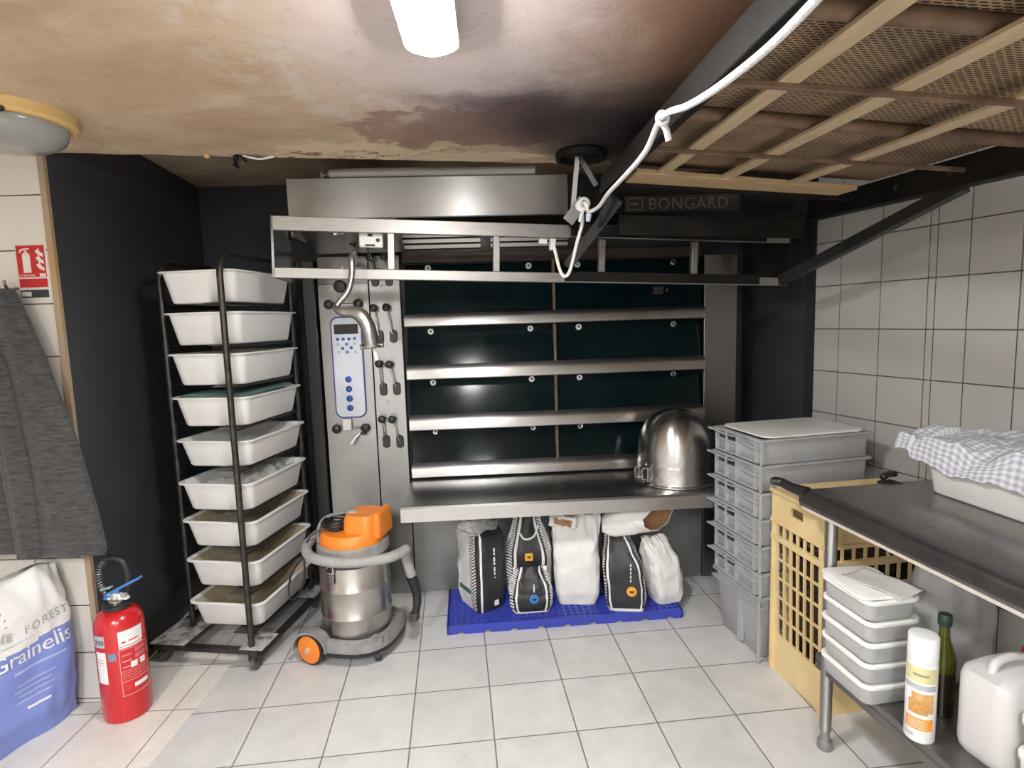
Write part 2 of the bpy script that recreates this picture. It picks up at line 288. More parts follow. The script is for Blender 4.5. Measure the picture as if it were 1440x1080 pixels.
# ------------------------------------------------------------------ mesh building
class MB:
    def __init__(s, M=None):
        s.v = []; s.f = []; s.m = []; s.uv = {}; s.M = M or Matrix()
    def add(s, pts): 
        k = len(s.v); s.v += [s.M @ V(p) for p in pts]; return k
    def face(s, idx, mi=0): s.f.append(tuple(idx)); s.m.append(mi)
    def hexa(s, p, mi=0):
        k = s.add(p)
        for q in ((0, 3, 2, 1), (4, 5, 6, 7), (0, 1, 5, 4), (1, 2, 6, 5), (2, 3, 7, 6), (3, 0, 4, 7)): s.face([k + i for i in q], mi)
        return s
    def box(s, x0, x1, y0, y1, z0, z1, mi=0):
        return s.hexa([(x0, y0, z0), (x1, y0, z0), (x1, y1, z0), (x0, y1, z0), (x0, y0, z1), (x1, y0, z1), (x1, y1, z1), (x0, y1, z1)], mi)
    def bar(s, a, b, w, h, up=(0, 0, 1), mi=0):
        """Rectangular bar from a to b, w across and h along 'up'."""
        a = V(a); b = V(b); d = (b - a).normalized(); u = V(up); sx = d.cross(u)
        if sx.length < 1e-5: sx = d.cross(V((1, 0, 0)))
        sx.normalize(); u = sx.cross(d).normalized(); sx *= w / 2; u *= h / 2
        return s.hexa([a - sx - u, a + sx - u, b + sx - u, b - sx - u, a - sx + u, a + sx + u, b + sx + u, b - sx + u], mi)
    def loft(s, rings, mi=0, cap0=True, cap1=True, closed=True, mif=None):
        n = len(rings[0]); ks = [s.add(r) for r in rings]
        for i in range(len(rings) - 1):
            for j in range(n if closed else n - 1):
                j2 = (j + 1) % n
                q = mi if mif is None else mif(i, j)
                s.face((ks[i] + j, ks[i] + j2, ks[i + 1] + j2, ks[i + 1] + j), q)
        if cap0: s.face([ks[0] + j for j in reversed(range(n))], mi if mif is None else mif(0, 0))
        if cap1: s.face([ks[-1] + j for j in range(n)], mi if mif is None else mif(len(rings) - 2, 0))
        return s
    def tube(s, pts, r, seg=12, mi=0, caps=True, closed=False):
        pts = [V(p) for p in pts]; n = len(pts)
        rs = r if isinstance(r, (list, tuple)) else [r] * n
        rings = []; prev = None
        for i, p in enumerate(pts):
            if closed: t = pts[(i + 1) % n] - pts[i - 1]
            else: t = pts[min(i + 1, n - 1)] - pts[max(i - 1, 0)]
            t.normalize()
            if prev is None:
                a = t.cross(V((0, 0, 1)))
                if a.length < .05: a = t.cross(V((1, 0, 0)))
            else: a = prev - t * prev.dot(t)
            a.normalize(); prev = a; c = t.cross(a)
            rings.append([p + (a * math.cos(2 * PI * k / seg) + c * math.sin(2 * PI * k / seg)) * rs[i] for k in range(seg)])
        if closed: rings.append(rings[0]); caps = False
        return s.loft(rings, mi, caps, caps)
    def cyl(s, a, b, r, r2=None, seg=24, mi=0): return s.tube([a, b], [r, r if r2 is None else r2], seg, mi)
    def lathe(s, prof, c=(0, 0, 0), axis=None, seg=32, mi=0, mif=None, cap0=True, cap1=True):
        c = V(c); R = Matrix() if axis is None else V(axis).to_track_quat('Z', 'Y').to_matrix().to_4x4()
        rings = [[c + R @ V((max(r, 1e-4) * math.cos(2 * PI * k / seg), max(r, 1e-4) * math.sin(2 * PI * k / seg), z)) for k in range(seg)] for r, z in prof]
        return s.loft(rings, mi, cap0, cap1, True, mif)
    def grid(s, fn, nu, nv, mi=0, mif=None):
        k = len(s.v)
        for j in range(nv + 1):
            for i in range(nu + 1):
                s.uv[len(s.v)] = (i / nu, j / nv); s.v.append(s.M @ V(fn(i / nu, j / nv)))
        for j in range(nv):
            for i in range(nu):
                a = k + j * (nu + 1) + i
                s.face((a, a + 1, a + nu + 2, a + nu + 1), mi if mif is None else mif((i + .5) / nu, (j + .5) / nv))
        return s
    def poly(s, pts2, z0, z1, mi=0, fn=None):
        """Extruded polygon; pts2 in the XZ plane by default (y is depth)."""
        fn = fn or (lambda a, b, h: (a, h, b))
        n = len(pts2); k = s.add([fn(a, b, z0) for a, b in pts2]); k2 = s.add([fn(a, b, z1) for a, b in pts2])
        s.face([k + i for i in range(n)], mi); s.face([k2 + i for i in reversed(range(n))], mi)
        for i in range(n): s.face((k + i, k2 + i, k2 + (i + 1) % n, k + (i + 1) % n), mi)
        return s
    def build(s, name, m, parent=None, smooth=True, ang=38, bevel=0, bseg=2, solid=0, subsurf=0, loc=None, rz=0):
        me = bpy.data.meshes.new(name)
        me.from_pydata([tuple(p) for p in s.v], [], s.f)
        ms = m if isinstance(m, (list, tuple)) else [m]
        for x in ms: me.materials.append(x)
        for p, i in zip(me.polygons, s.m): p.material_index = i
        if s.uv:
            ul = me.uv_layers.new(name='UVMap')
            for lp in me.loops: ul.data[lp.index].uv = s.uv.get(lp.vertex_index, (0, 0))
        bm = bmesh.new(); bm.from_mesh(me)
        bmesh.ops.recalc_face_normals(bm, faces=bm.faces)
        for f in bm.faces: f.smooth = smooth
        if smooth:
            for e in bm.edges:
                if len(e.link_faces) == 2 and e.calc_face_angle(0) > rad(ang): e.smooth = False
        bm.to_mesh(me); bm.free()
        o = bpy.data.objects.new(name, me); C.objects.link(o)
        if parent is not None: o.parent = parent
        if loc is not None: o.location = loc
        if rz: o.rotation_euler.z = rz
        if solid:
            q = o.modifiers.new('solid', 'SOLIDIFY'); q.thickness = solid; q.offset = 0
        if bevel:
            q = o.modifiers.new('bevel', 'BEVEL'); q.width = bevel; q.segments = bseg; q.limit_method = 'ANGLE'; q.angle_limit = rad(40)
            q.harden_normals = False
        if subsurf:
            q = o.modifiers.new('sub', 'SUBSURF'); q.levels = subsurf; q.render_levels = subsurf
        return o
def rrect(w, d, r, z, n=5, cx=0, cy=0):
    out = []; r = min(r, w / 2 - 1e-4, d / 2 - 1e-4)
    for sx, sy, a0 in ((1, -1, -90), (1, 1, 0), (-1, 1, 90), (-1, -1, 180)):
        for k in range(n + 1):
            a = rad(a0 + 90 * k / n)
            out.append((cx + sx * (w / 2 - r) + r * math.cos(a), cy + sy * (d / 2 - r) + r * math.sin(a), z))
    return out
def spline(pts, n=8):
    """Catmull-Rom through the points."""
    P = [V(p) for p in pts]; P = [2 * P[0] - P[1]] + P + [2 * P[-1] - P[-2]]; out = []
    for i in range(1, len(P) - 2):
        a, b, c, d = P[i - 1:i + 3]
        for k in range(n):
            t = k / n
            out.append(.5 * ((2 * b) + (-a + c) * t + (2 * a - 5 * b + 4 * c - d) * t * t + (-a + 3 * b - 3 * c + d) * t ** 3))
    out.append(P[-2]); return out
def tag(o, label, cat, group=None):
    o['label'] = label; o['category'] = cat
    if group: o['group'] = group
    return o
def thing(name, label, cat, loc=(0, 0, 0), rz=0, group=None):
    o = bpy.data.objects.new(name, None); C.objects.link(o); o.empty_display_size = .05
    o.location = loc; o.rotation_euler = (0, 0, rz)
    return tag(o, label, cat, group)
def struct(o): o['kind'] = 'structure'; return o
def dup(root, loc, rz, label):
    r = root.copy(); C.objects.link(r); r.location = loc; r.rotation_euler = (0, 0, rz); r['label'] = label
    for ch in list(root.children):
        c = ch.copy(); C.objects.link(c); c.parent = r
        for g in list(ch.children):
            d = g.copy(); C.objects.link(d); d.parent = c
    return r
def text_mb(s, body, size, M, depth=.0008, spacing=1.0, align='LEFT', shear=0):
    cu = bpy.data.curves.new('t', 'FONT'); cu.body = body; cu.size = size; cu.extrude = depth; cu.space_character = spacing
    cu.align_x = align; cu.shear = shear; cu.resolution_u = 3
    o = bpy.data.objects.new('t', cu); C.objects.link(o)
    me = o.to_mesh(); k = len(s.v)
    s.v += [s.M @ M @ v.co for v in me.vertices]
    for p in me.polygons: s.face([k + i for i in p.vertices])
    o.to_mesh_clear(); bpy.data.objects.remove(o); bpy.data.curves.remove(cu)
    return s
def frame_M(o, x, y, z=None):
    x = V(x).normalized(); y = V(y).normalized(); z = V(z).normalized() if z else x.cross(y)
    M = Matrix.Identity(4)
    for i in range(3): M[i][0] = x[i]; M[i][1] = y[i]; M[i][2] = z[i]; M[i][3] = o[i]
    return M
TXZ = Matrix.Rotation(PI / 2, 4, 'X')          # flat text -> standing, readable from -y

# ------------------------------------------------------------------ camera
F, PIT, ROLL, HC = 800.0, .1111, .0309, 1.647
cam = bpy.data.cameras.new('camera'); cam.sensor_width = 36; cam.lens = F / 1440 * 36; cam.clip_start = .02
co = bpy.data.objects.new('camera', cam); C.objects.link(co)
fw = V((0, math.cos(PIT), -math.sin(PIT))); up = V((0, math.sin(PIT), math.cos(PIT))); rt = V((1, 0, 0))
X = rt * math.cos(ROLL) + up * math.sin(ROLL) * -1; 
cr_, sr_ = math.cos(ROLL), math.sin(ROLL)
X = rt * cr_ - up * -sr_ * -1 if False else rt * cr_ - up * sr_
Y = rt * sr_ + up * cr_
M = Matrix.Identity(4)
for i in range(3): M[i][0] = X[i]; M[i][1] = Y[i]; M[i][2] = -fw[i]; M[i][3] = (0, 0, HC)[i]
co.matrix_world = M
bpy.context.scene.camera = co

# ------------------------------------------------------------------ the room
FA = .0985
fl = MB().box(-4.2, 5.0, -5.2, 2.2, -.05, 0).build('floor', floor_mat(), smooth=False)
fl.location = (-.1448, 2.4154, 0); fl.rotation_euler.z = FA; struct(fl)
CEIL = 2.40
def edge_y(x): return 2.823 + .19 * x
cm = MB()
xs = [-3.3 + i * .06 for i in range(int(7.2 / .06) + 1)]
def ey(x): return edge_y(x) + .022 * noise.noise(V((x * 7, 1, 0))) + .012 * noise.noise(V((x * 27, 4, 0)))
for z, flip in ((CEIL, 0), (CEIL + .03, 1)):
    pass
top = [(x, ey(x)) for x in xs]
k0 = cm.add([(x, -2.7, CEIL) for x in xs]); k1 = cm.add([(x, y, CEIL) for x, y in top])
k2 = cm.add([(x, y + .004, CEIL + .22) for x, y in top]); k3 = cm.add([(x, -2.7, CEIL + .22) for x in xs])
for i in range(len(xs) - 1):
    for a, b in ((k0, k1), (k1, k2), (k2, k3), (k3, k0)): cm.face((a + i, a + i + 1, b + i + 1, b + i))
struct(cm.build('ceiling', ceiling_mat(), smooth=False))
struct(MB().box(-3.3, 3.9, 2.2, 4.2, 2.60, 2.65).build('ceiling_alcove', NICHE, smooth=False))

def tiled(mb, cols, rows, y=0, t=.0025, gap=.0022):
    """Wall of raised tiles: columns along x, rows along z, face towards -y; grout slab behind."""
    mb.box(cols[0], cols[-1], y, y + .06, rows[0], rows[-1], 1)
    for a, b in zip(cols, cols[1:]):
        for c, d in zip(rows, rows[1:]):
            if b - a < .004 or d - c < .004: continue
            x0, x1, z0, z1 = a + gap, b - gap, c + gap, d - gap; e = .0015
            k = mb.add([(x0, y, z0), (x1, y, z0), (x1, y, z1), (x0, y, z1), (x0 + e, y - t, z0 + e), (x1 - e, y - t, z0 + e), (x1 - e, y - t, z1 - e), (x0 + e, y - t, z1 - e)])
            mb.face((k + 4, k + 5, k + 6, k + 7), 0)
            for i in range(4): mb.face((k + i, k + (i + 1) % 4, k + 4 + (i + 1) % 4, k + 4 + i), 0)
    return mb
rl = [0.0] + [.019 + .2195 * i for i in range(11)] + [2.40]
w = tiled(MB(), [-3.2 + .2195 * i + (1.315 - .2195 * 6) for i in range(0)] + [-3.3, -3.202, -2.9825, -2.763, -2.5435, -2.324, -2.1045, -1.885], rl)
w = w.build('wall_left', [TILEL, GROUT], smooth=False, loc=(0, 2.39, 0)); struct(w)
struct(MB().box(-1.885, -1.860, 2.382, 2.40, 0, 2.40).build('trim_1', JAMB, smooth=False))
# dark side wall of the alcove
a = MB(); a.hexa([(-1.862, 2.386, 0), (-2.07, 3.96, 0), (-2.13, 3.96, 0), (-1.90, 2.45, 0), (-1.862, 2.386, 2.6), (-2.07, 3.96, 2.6), (-2.13, 3.96, 2.6), (-1.90, 2.45, 2.6)])
struct(a.build('wall_alcove_left', DARKW, smooth=False))
a = MB(); a.hexa([(-1.838, 2.40, 0), (-2.058, 3.95, 0), (-2.07, 3.95, 0), (-1.85, 2.40, 0), (-1.838, 2.40, .19), (-2.058, 3.95, .19), (-2.07, 3.95, .19), (-1.85, 2.40, .19)])
struct(a.build('baseboard_left', DARKB, smooth=False))
struct(MB().box(-2.2, 2.2, 3.95, 4.02, 0, 2.62).build('wall_back', DARKW, smooth=False))
# right tiled wall
WD = V((math.sin(.3147), -math.cos(.3147), 0)); W0 = V((1.7493, 3.0362, 0))
cols = [-.16, 0, .2308, .4616, .4960, .6331, .8250]
while cols[-1] < 5.6: cols.append(cols[-1] + .2308)
rows = [0]; z = 2.0107 - .2308 * 8
while z < 2.40: rows.append(z); z += .2308
rows.append(2.40)
wr = tiled(MB(), cols, rows).build('wall_right', [TILE, GROUT], smooth=False)
wr.location = W0; wr.rotation_euler.z = math.atan2(WD.y, WD.x); struct(wr)
p = W0 - WD * .16
a = MB(); a.box(-.055, -.001, -.012, .05, 0, 2.6)
t = a.build('trim_2', mat('chipped_black_paint', (.02, .02, .021), .5, 0, (.028, .027, .026), scale=20), smooth=False); t.location = p; t.rotation_euler.z = wr.rotation_euler.z; struct(t)
q = p - WD * .055
a = MB(); a.hexa([(q.x, q.y, 0), (q.x + .03, q.y + .02, 0), (1.66, 3.97, 0), (1.60, 3.97, 0), (q.x, q.y, 2.6), (q.x + .03, q.y + .02, 2.6), (1.66, 3.97, 2.6), (1.60, 3.97, 2.6)])
struct(a.build('wall_alcove_right', DARKW, smooth=False))
# the rest of the room, behind the camera
struct(MB().box(-3.3, 3.9, -2.72, -2.66, 0, 2.62).build('wall_front', PLASTER, smooth=False))
struct(MB().box(-3.34, -3.28, -2.7, 2.42, 0, 2.62).build('wall_side', PLASTER, smooth=False))

# ------------------------------------------------------------------ ceiling lamps
def lit_lamp(name, label, loc, rz, L_, w_, m):
    t = thing(name, label, 'ceiling lamp', loc, rz)
    b = MB(); b.loft([rrect(w_ + .012, L_ + .012, .06, 0, 8), rrect(w_ + .012, L_ + .012, .06, -.058, 8), rrect(w_ + .002, L_ + .002, .06, -.058, 8), rrect(w_ + .002, L_ + .002, .06, -.04, 8)]).build('base', LIDP, t)
    d = MB(); d.loft([rrect(w_ * s_, L_ - w_ * (1 - s_), .07, z_, 8) for s_, z_ in ((1, -.042), (1, -.052), (.93, -.062), (.75, -.070), (.45, -.075))]).build('diffuser', m, t)
    return t
lit_lamp('ceiling_lamp', 'glowing white oval lamp on the stained ceiling, cut by top edge', (-.172, 1.405, CEIL), rad(2), .33, .125, LAMPON)
LAMPFILL = mat('fill_lamp_diffuser', (1, 1, 1), .4, emit=(.95, .975, 1.0), estr=46)  # for unseen lamps behind the viewer, added as frontal fill light
lit_lamp('ceiling_lamp', 'unseen long fill lamp added behind the viewer, left side', (-1.25, -.9, CEIL), 0, 1.3, .18, LAMPFILL)
lit_lamp('ceiling_lamp', 'unseen long fill lamp added behind the viewer, right side', (.05, -1.45, CEIL), 0, 1.3, .18, LAMPFILL)
t = thing('bulkhead_lamp', 'unlit round glass lamp on yellowed base at ceiling, far left', 'ceiling lamp', (-1.70, 2.03, CEIL + .004))
MB().lathe([(.205, 0), (.205, -.035), (.195, -.045), (.16, -.045)], seg=48).build('base', LAMPB, t)
MB().lathe([(.178, -.046), (.178, -.060), (.165, -.085), (.13, -.108), (.08, -.122), (.02, -.126)], seg=48).build('glass_dome', LAMPOFF, t)
MB().lathe([(.012, -.040), (.012, -.05), (.006, -.054)], (.12, -.155, 0), seg=12).build('screw', RACKM, t)

# ------------------------------------------------------------------ deck oven
OV = thing('deck_oven', 'large stainless steel deck oven with four dark glass doored decks', 'oven', (-.568, 3.36, 0), .0547)
MB().box(-.54, 1.94, .09, .62, 0, 2.0).box(-.04, 1.735, .03, .09, 2.0, 2.16).build('oven_body', BLACKM, OV, smooth=False)
MB().box(-.62, -.545, -.03, .62, 0, 2.02).box(-.665, -.632, .02, .55, 0, 2.02).build('side_panel', mat('glossy_black_panel', (.012, .012, .013), .28, 0), OV, bevel=.006)
b = MB().box(-.535, -.2475, -.012, .05, 0, 1.885)
b.hexa([(-.535, -.012, 1.885), (-.2475, -.012, 1.885), (-.2475, .05, 1.885), (-.535, .05, 1.885), (-.535, .02, 2.045), (-.2475, .02, 2.045), (-.2475, .06, 2.045), (-.535, .06, 2.045)])
CP = b.build('control_panel', PANEL, OV, bevel=.002)
b = MB().box(-.2425, -.066, -.012, .05, 0, 1.90)
b.hexa([(-.2425, -.012, 1.90), (-.066, -.012, 1.90), (-.066, .05, 1.90), (-.2425, .05, 1.90), (-.2425, .02, 2.045), (-.066, .02, 2.045), (-.066, .06, 2.045), (-.2425, .06, 2.045)])
LP = b.build('lever_panel', PANEL, OV, bevel=.002)
# membrane display
def plaque(x0, x1, z0, z1, r, y0, y1, mb=None):
    mb = mb or MB()
    R = rrect(x1 - x0, z1 - z0, r, 0, 6, (x0 + x1) / 2, (z0 + z1) / 2)
    return mb.loft([[(p[0], y0, p[1]) for p in R], [(p[0], y1, p[1]) for p in R]])
DS = plaque(-.477, -.295, 1.105, 1.70, .045, -.013, -.018).build('control_display', NAVY, CP, smooth=False)
plaque(-.469, -.303, 1.113, 1.692, .04, -.0185, -.021).build('display_face', PANELW, DS, smooth=False)
plaque(-.455, -.318, 1.598, 1.655, .006, -.0212, -.023).build('screen', SCREEN, DS, smooth=False)
for (u, z, m_) in ((-.437, 1.570, BTNB), (-.405, 1.570, BTNB), (-.373, 1.570, BTNB), (-.340, 1.572, BTNR), (-.388, 1.540, BTNR), (-.437, 1.540, BTNG), (-.340, 1.540, BTNG),
                   (-.412, 1.516, BTNB), (-.362, 1.518, BTNB), (-.387, 1.494, BTNR), (-.435, 1.494, BTNG), (-.338, 1.494, BTNG)):
    MB().lathe([(.0095, 0), (.0095, .003), (.006, .0035), (.006, .002), (.0005, .002)], (u, -.021, z), (0, -1, 0), 16).build('keypad_button', m_, DS)
for z in (1.334, 1.277, 1.220, 1.164):
    MB().lathe([(.0185, 0), (.0185, .003), (.0155, .006), (.004, .009)], (-.390, -.021, z), (0, -1, 0), 24).build('push_button', BTNB, DS)
# dampers of the control panel
b = MB().lathe([(.036, 0), (.036, .02), (.03, .03), (.012, .034)], (-.405, -.012, 1.872), (0, -1, 0), 28).build('valve_knob', BLACKP, CP)
for z in (1.770, 1.044):
    r = MB().tube([(-.474, -.025, z), (-.307, -.025, z + .001)], .006, 8).build('damper_rod', CHROME, CP)
    for u in (-.474, -.307):
        MB().lathe([(.008, 0), (.024, .004), (.027, .018), (.022, .030), (.010, .036)], (u, -.02, z), (0, -1, 0), 20).build('knob', BLACKP, r)
MB().box(-.437, -.386, -.040, -.012, 1.032, 1.103).build('vent_cap', LIDP, CP, bevel=.006)
r = MB().tube([(-.325, -.03, 1.028), (-.362, -.05, .995), (-.378, -.055, .975)], [.004, .005, .004], 8).build('lock_lever', CHROME, CP)
MB().tube([(-.362, -.05, .995), (-.392, -.06, .955)], [.010, .012], 10).build('grip', LIDP, r)
MB().box(-.335, -.303, -.045, -.012, 1.005, 1.022).build('catch', BLACKP, CP, bevel=.003)
for (u, z) in ((-.395, 1.985), (-.165, 1.865), (-.165, 1.195)):
    MB().lathe([(.011, 0), (.011, .004), (.004, .006)], (u, -.010 if z < 1.9 else .006, z), (0, -1, 0), 16).build('screw', STEELD, CP if u < -.25 else LP)
for (ku, kz, gu, gz) in ((-.219, 1.742, -.195, 1.575), (-.145, 1.744, -.117, 1.577), (-.204, 1.421, -.192, 1.267), (-.146, 1.415, -.114, 1.268), (-.205, 1.094, -.192, .954), (-.146, 1.091, -.112, .950), (-.222, 2.03, -.205, 1.905), (-.14, 2.03, -.125, 1.905)):
    rod = MB().tube([(ku, -.05, kz), ((ku + gu) / 2, -.055, (kz + gz) / 2), (gu - .004, -.03, gz + .012)], .0045, 8).build('damper_lever', CHROME, LP)
    MB().lathe([(.004, -.02), (.018, -.014), (.0235, 0), (.018, .014), (.006, .02)], (ku, -.055, kz), (0, -1, 0), 20).build('ball_knob', BLACKP, rod)
    R = rrect(.046, .078, .02, 0, 5, gu, gz)
    MB().loft([[(p[0], -.012, p[1]) for p in R], [(gu + (p[0] - gu) * .86, -.03, gz + (p[1] - gz) * .9) for p in R]]).build('guide_plate', BLACKP, rod)
# decks: doors, ledges, knobs
decks = ((1.700, 1.990), (1.392, 1.628), (1.092, 1.322), (.800, 1.018))
for i, (z0, z1) in enumerate(decks):
    for (u0, u1, ks) in ((-.045, .826, (.095, .693)), (.842, 1.728, (.987, 1.572))):
        d = MB().hexa([(u0, .0, z0), (u1, .0, z0), (u1, .015, z0), (u0, .015, z0), (u0, .068, z1), (u1, .068, z1), (u1, .084, z1), (u0, .084, z1)]).build('oven_door', GLASS, OV, bevel=.003)
        for k in ks:
            zz = (1.968, 1.595, 1.288, .986)[i]
            MB().lathe([(.018, 0), (.018, .010), (.014, .013), (.0065, .012), (.005, .010), (.001, .010)], (k, .068 - .068 * (z1 - zz) / (z1 - z0), zz), (0, -1, .2), 20, mif=lambda i_, j_: 1 if i_ >= 3 else 0).build('door_knob', [LIDP if not (i == 3 or k > 1.5) else STEELD, INK], d)
MB().box(.826, .842, -.004, .088, .74, 2.0).build('door_divider', mat('rusted_steel', (.20, .13, .075), .6, .4, (.09, .07, .055), scale=18), OV, bevel=.002)
for zt, zb in ((1.690, 1.630), (1.390, 1.322), (1.090, 1.020), (.798, .735)):
    R = [(.085, zt + .016), (-.02, zt + .010), (-.045, zt + .004), (-.057, zt - .006), (-.062, zt - .018), (-.062, zb), (-.05, zb - .004), (.085, zb - .004)]
    b = MB().loft([[(u, v_, z_) for v_, z_ in R] for u in (-.048, 1.730)])
    b.build('ledge', STEELH, OV, ang=50, bevel=.003)
MB().box(1.738, 1.940, -.012, .05, 0, 2.0).build('side_column', PANEL, OV, bevel=.003)
MB().box(-.062, 1.735, -.004, .055, 0, .66).build('base_panel', STEELG, OV, bevel=.002)
MB().box(1.42, 1.48, -.045, .0, 1.775, 1.822).lathe([(.014, 0), (.014, .01), (.008, .012)], (1.511, -.005, 1.799), (0, -1, 0), 16).build('thermometer', BLACKP, OV, bevel=.003)
# loading shelf: rounded lip
R = [(.0, .735), (-.02, .722), (-.525, .720), (-.541, .716), (-.550, .706), (-.556, .640), (-.53, .640), (-.53, .690), (.0, .690)]
MB().loft([[(u, v_, z_) for v_, z_ in R] for u in (-.050, .3, .8, 1.3, 1.79)]).build('loading_shelf', SHELF, OV, ang=24)
for u0 in (-.04, .47):
    b = MB()
    for k in range(3): b.hexa([(u0, -.01, 2.075 + .032 * k), (u0 + .45, -.01, 2.075 + .032 * k), (u0 + .45, .03, 2.08 + .032 * k), (u0, .03, 2.08 + .032 * k), (u0, -.012, 2.095 + .032 * k), (u0 + .45, -.012, 2.095 + .032 * k), (u0 + .45, .03, 2.10 + .032 * k), (u0, .03, 2.10 + .032 * k)])
    b.build('vent_grille', ALU, OV, smooth=False)
MB().box(-.05, 1.73, -.004, .03, 1.995, 2.055).build('lintel', mat('rust_stained_black', (.05, .03, .024), .5, .4, (.02, .016, .015), scale=8), OV, bevel=.003)
# swivelling water spout that reaches forward over the lift frame
sp = spline([(-.878, 3.33, 2.00), (-.74, 2.80, 1.985), (-.700, 2.60, 1.955), (-.697, 2.575, 1.88), (-.715, 2.56, 1.80), (-.765, 2.545, 1.735), (-.745, 2.53, 1.712), (-.69, 2.52, 1.705), (-.650, 2.515, 1.685), (-.622, 2.51, 1.63), (-.612, 2.51, 1.555)], 6)
OVi = (Matrix.Translation((-.568, 3.36, 0)) @ Matrix.Rotation(.0547, 4, 'Z')).inverted()
n = len(sp); rs = []
for i in range(n):
    f = i / (n - 1); rs.append(.0135 if f < .5 else .0135 + (.032 - .0135) * min(1, (f - .5) / .28))
b = MB(OVi).tube(sp, rs, 16)
S_ = b.build('water_spout', mat('cast_aluminium', (.50, .49, .48), .35, .95, (.36, .355, .35), scale=12, rvar=.08), OV)
MB(OVi).tube([(-.662, 2.51, 1.551), (-.560, 2.51, 1.559)], [.012, .012], 10).lathe([(.044, -.005), (.046, .005)], (-.611, 2.51, 1.555), (0, 0, 1), 24).build('spout_flange', STEELD, S_)
MB(OVi).tube([(-.606, 2.512, 1.550), (-.600, 2.515, 1.525), (-.594, 2.515, 1.490)], [.006, .008, .009], 10).build('drip_tip', LIDP, S_)

# ------------------------------------------------------------------ exhaust hood
HD = thing('exhaust_hood', 'stainless exhaust hood above the oven, right end sooty and darkened for shade', 'hood', (-1.10, 2.95, 0), .0547)
def hood_sec(u0, u1):
    R = [(0, 2.385), (0, 2.19), (.012, 2.186), (.024, 2.20), (.024, 2.37), (.36, 2.37), (.36, 2.385)]
    return [[(u, v_, z_) for v_, z_ in R] for u in (u0, u1)]
MB().loft(hood_sec(0, 1.42)).box(0, .012, .02, .36, 2.10, 2.38).build('hood_front', STEEL, HD, smooth=False)
MB().loft(hood_sec(1.425, 2.62)).build('hood_end', SOOT, HD, smooth=False)  # soot black; the loader's shadow is partly put into this colour
MB().hexa([(.004, .02, 2.188), (.53, .02, 2.188), (.53, .36, 2.058), (.004, .36, 2.058), (.004, .02, 2.196), (.53, .02, 2.196), (.53, .36, 2.066), (.004, .36, 2.066)]).build('underside_plate', STEELD, HD, smooth=False)
NPM = Matrix.Translation((.086, 0, 0))
q = MB(NPM).box(1.63, 2.24, -.008, .002, 2.188, 2.270).build('nameplate', LBLS, HD, smooth=False)
b = MB(NPM); text_mb(b, 'BONGARD', .084, Matrix.Translation((1.752, -.0105, 2.199)) @ TXZ, .0015, 1.06)
b.box(1.645, 1.725, -.0105, -.008, 2.197, 2.203).box(1.645, 1.725, -.0105, -.008, 2.254, 2.260).box(1.645, 1.651, -.0105, -.008, 2.197, 2.26).box(1.719, 1.725, -.0105, -.008, 2.197, 2.26).box(1.66, 1.70, -.0105, -.008, 2.222, 2.235)
b.build('lettering', mat('grey_letters', (.19, .175, .16), .5), q, smooth=False)  # letters in a dull dark grey on a near-black plate
slope = math.atan2(2.058 - 2.188, .34)
MH = Matrix.Translation((.20, .115, 2.1515)) @ Matrix.Rotation(slope, 4, 'X')
MB(MH).lathe([(.05, 0), (.05, -.006), (.036, -.010), (.034, -.004), (.012, -.004)], seg=28).build('underside_light', CHROME, HD)
b = MB(MH @ Matrix.Translation((.06, .16, -.003)))
for k in range(3):
    a_ = rad(90 + 120 * k); b.bar((0, 0, 0), (.022 * math.cos(a_), .022 * math.sin(a_), 0), .011, .004)
b.build('keyhole_slot', BLACKP, HD, smooth=False)

ht = thing('flexible_hose', 'braided flexible hose lying along the top of the steel hood', 'hose', (-.9, 2.93, 2.388), 0)
pts = spline([(-.03, .07, .022), (.05, .045, .024), (.3, .05, .024), (.7, .075, .024), (1.05, .09, .024)], 12)
MB().tube(pts, .022, 14).build('braid', BRAIDED, ht)
MB().tube([pts[4], pts[9]], .0255, 14).build('coupling', STEELD, ht)

# ------------------------------------------------------------------ lift frame in front of the oven
fa = math.atan2(.2, 1.368); tl = math.atan2(-.05, 1.38)
LFM = Matrix.Translation((-1.078, 2.65, 2.015)) @ Matrix.Rotation(fa, 4, 'Z') @ Matrix.Rotation(-tl, 4, 'Y')
LF = thing('lift_frame', 'pale steel loader lift frame hanging across the front of the oven', 'frame', (-1.078, 2.65, 1.87))
LFi = Matrix.Translation((-1.078, 2.65, 1.87)).inverted() @ LFM
LL = 2.585
MB(LFi).box(0, 1.395, 0, .03, .075, .140).box(1.395, LL, .002, .03, .082, .132).build('top_bar', ALU, LF, bevel=.003)
MB(LFi).box(0, 1.375, 0, .03, -.140, -.092).box(1.375, LL, .004, .03, -.138, -.096).build('bottom_bar', ALU, LF, bevel=.003)
MB(LFi).box(1.40, 2.44, -.008, .002, .084, .145).build('cover_plate', SOOT, LF, bevel=.002)
MB(LFi).box(1.375, 2.41, -.008, .002, -.133, -.085).build('cover_plate', SOOT, LF, bevel=.002)
for x in (.535, 1.035, 1.565, 2.055):
    MB(LFi).box(x - .016, x + .016, .005, .035, -.092, .076).build('upright', ALU, LF, bevel=.002)
MB(LFi).box(0, .012, .0, .34, -.14, .14).build('end_plate', mat('dark_polished_plate', (.10, .10, .105), .22, .9, (.07, .07, .072), scale=4), LF, bevel=.001)
MB(LFi).box(LL - .012, LL, .0, .30, -.14, .14).build('end_plate', SOOT, LF, bevel=.001)
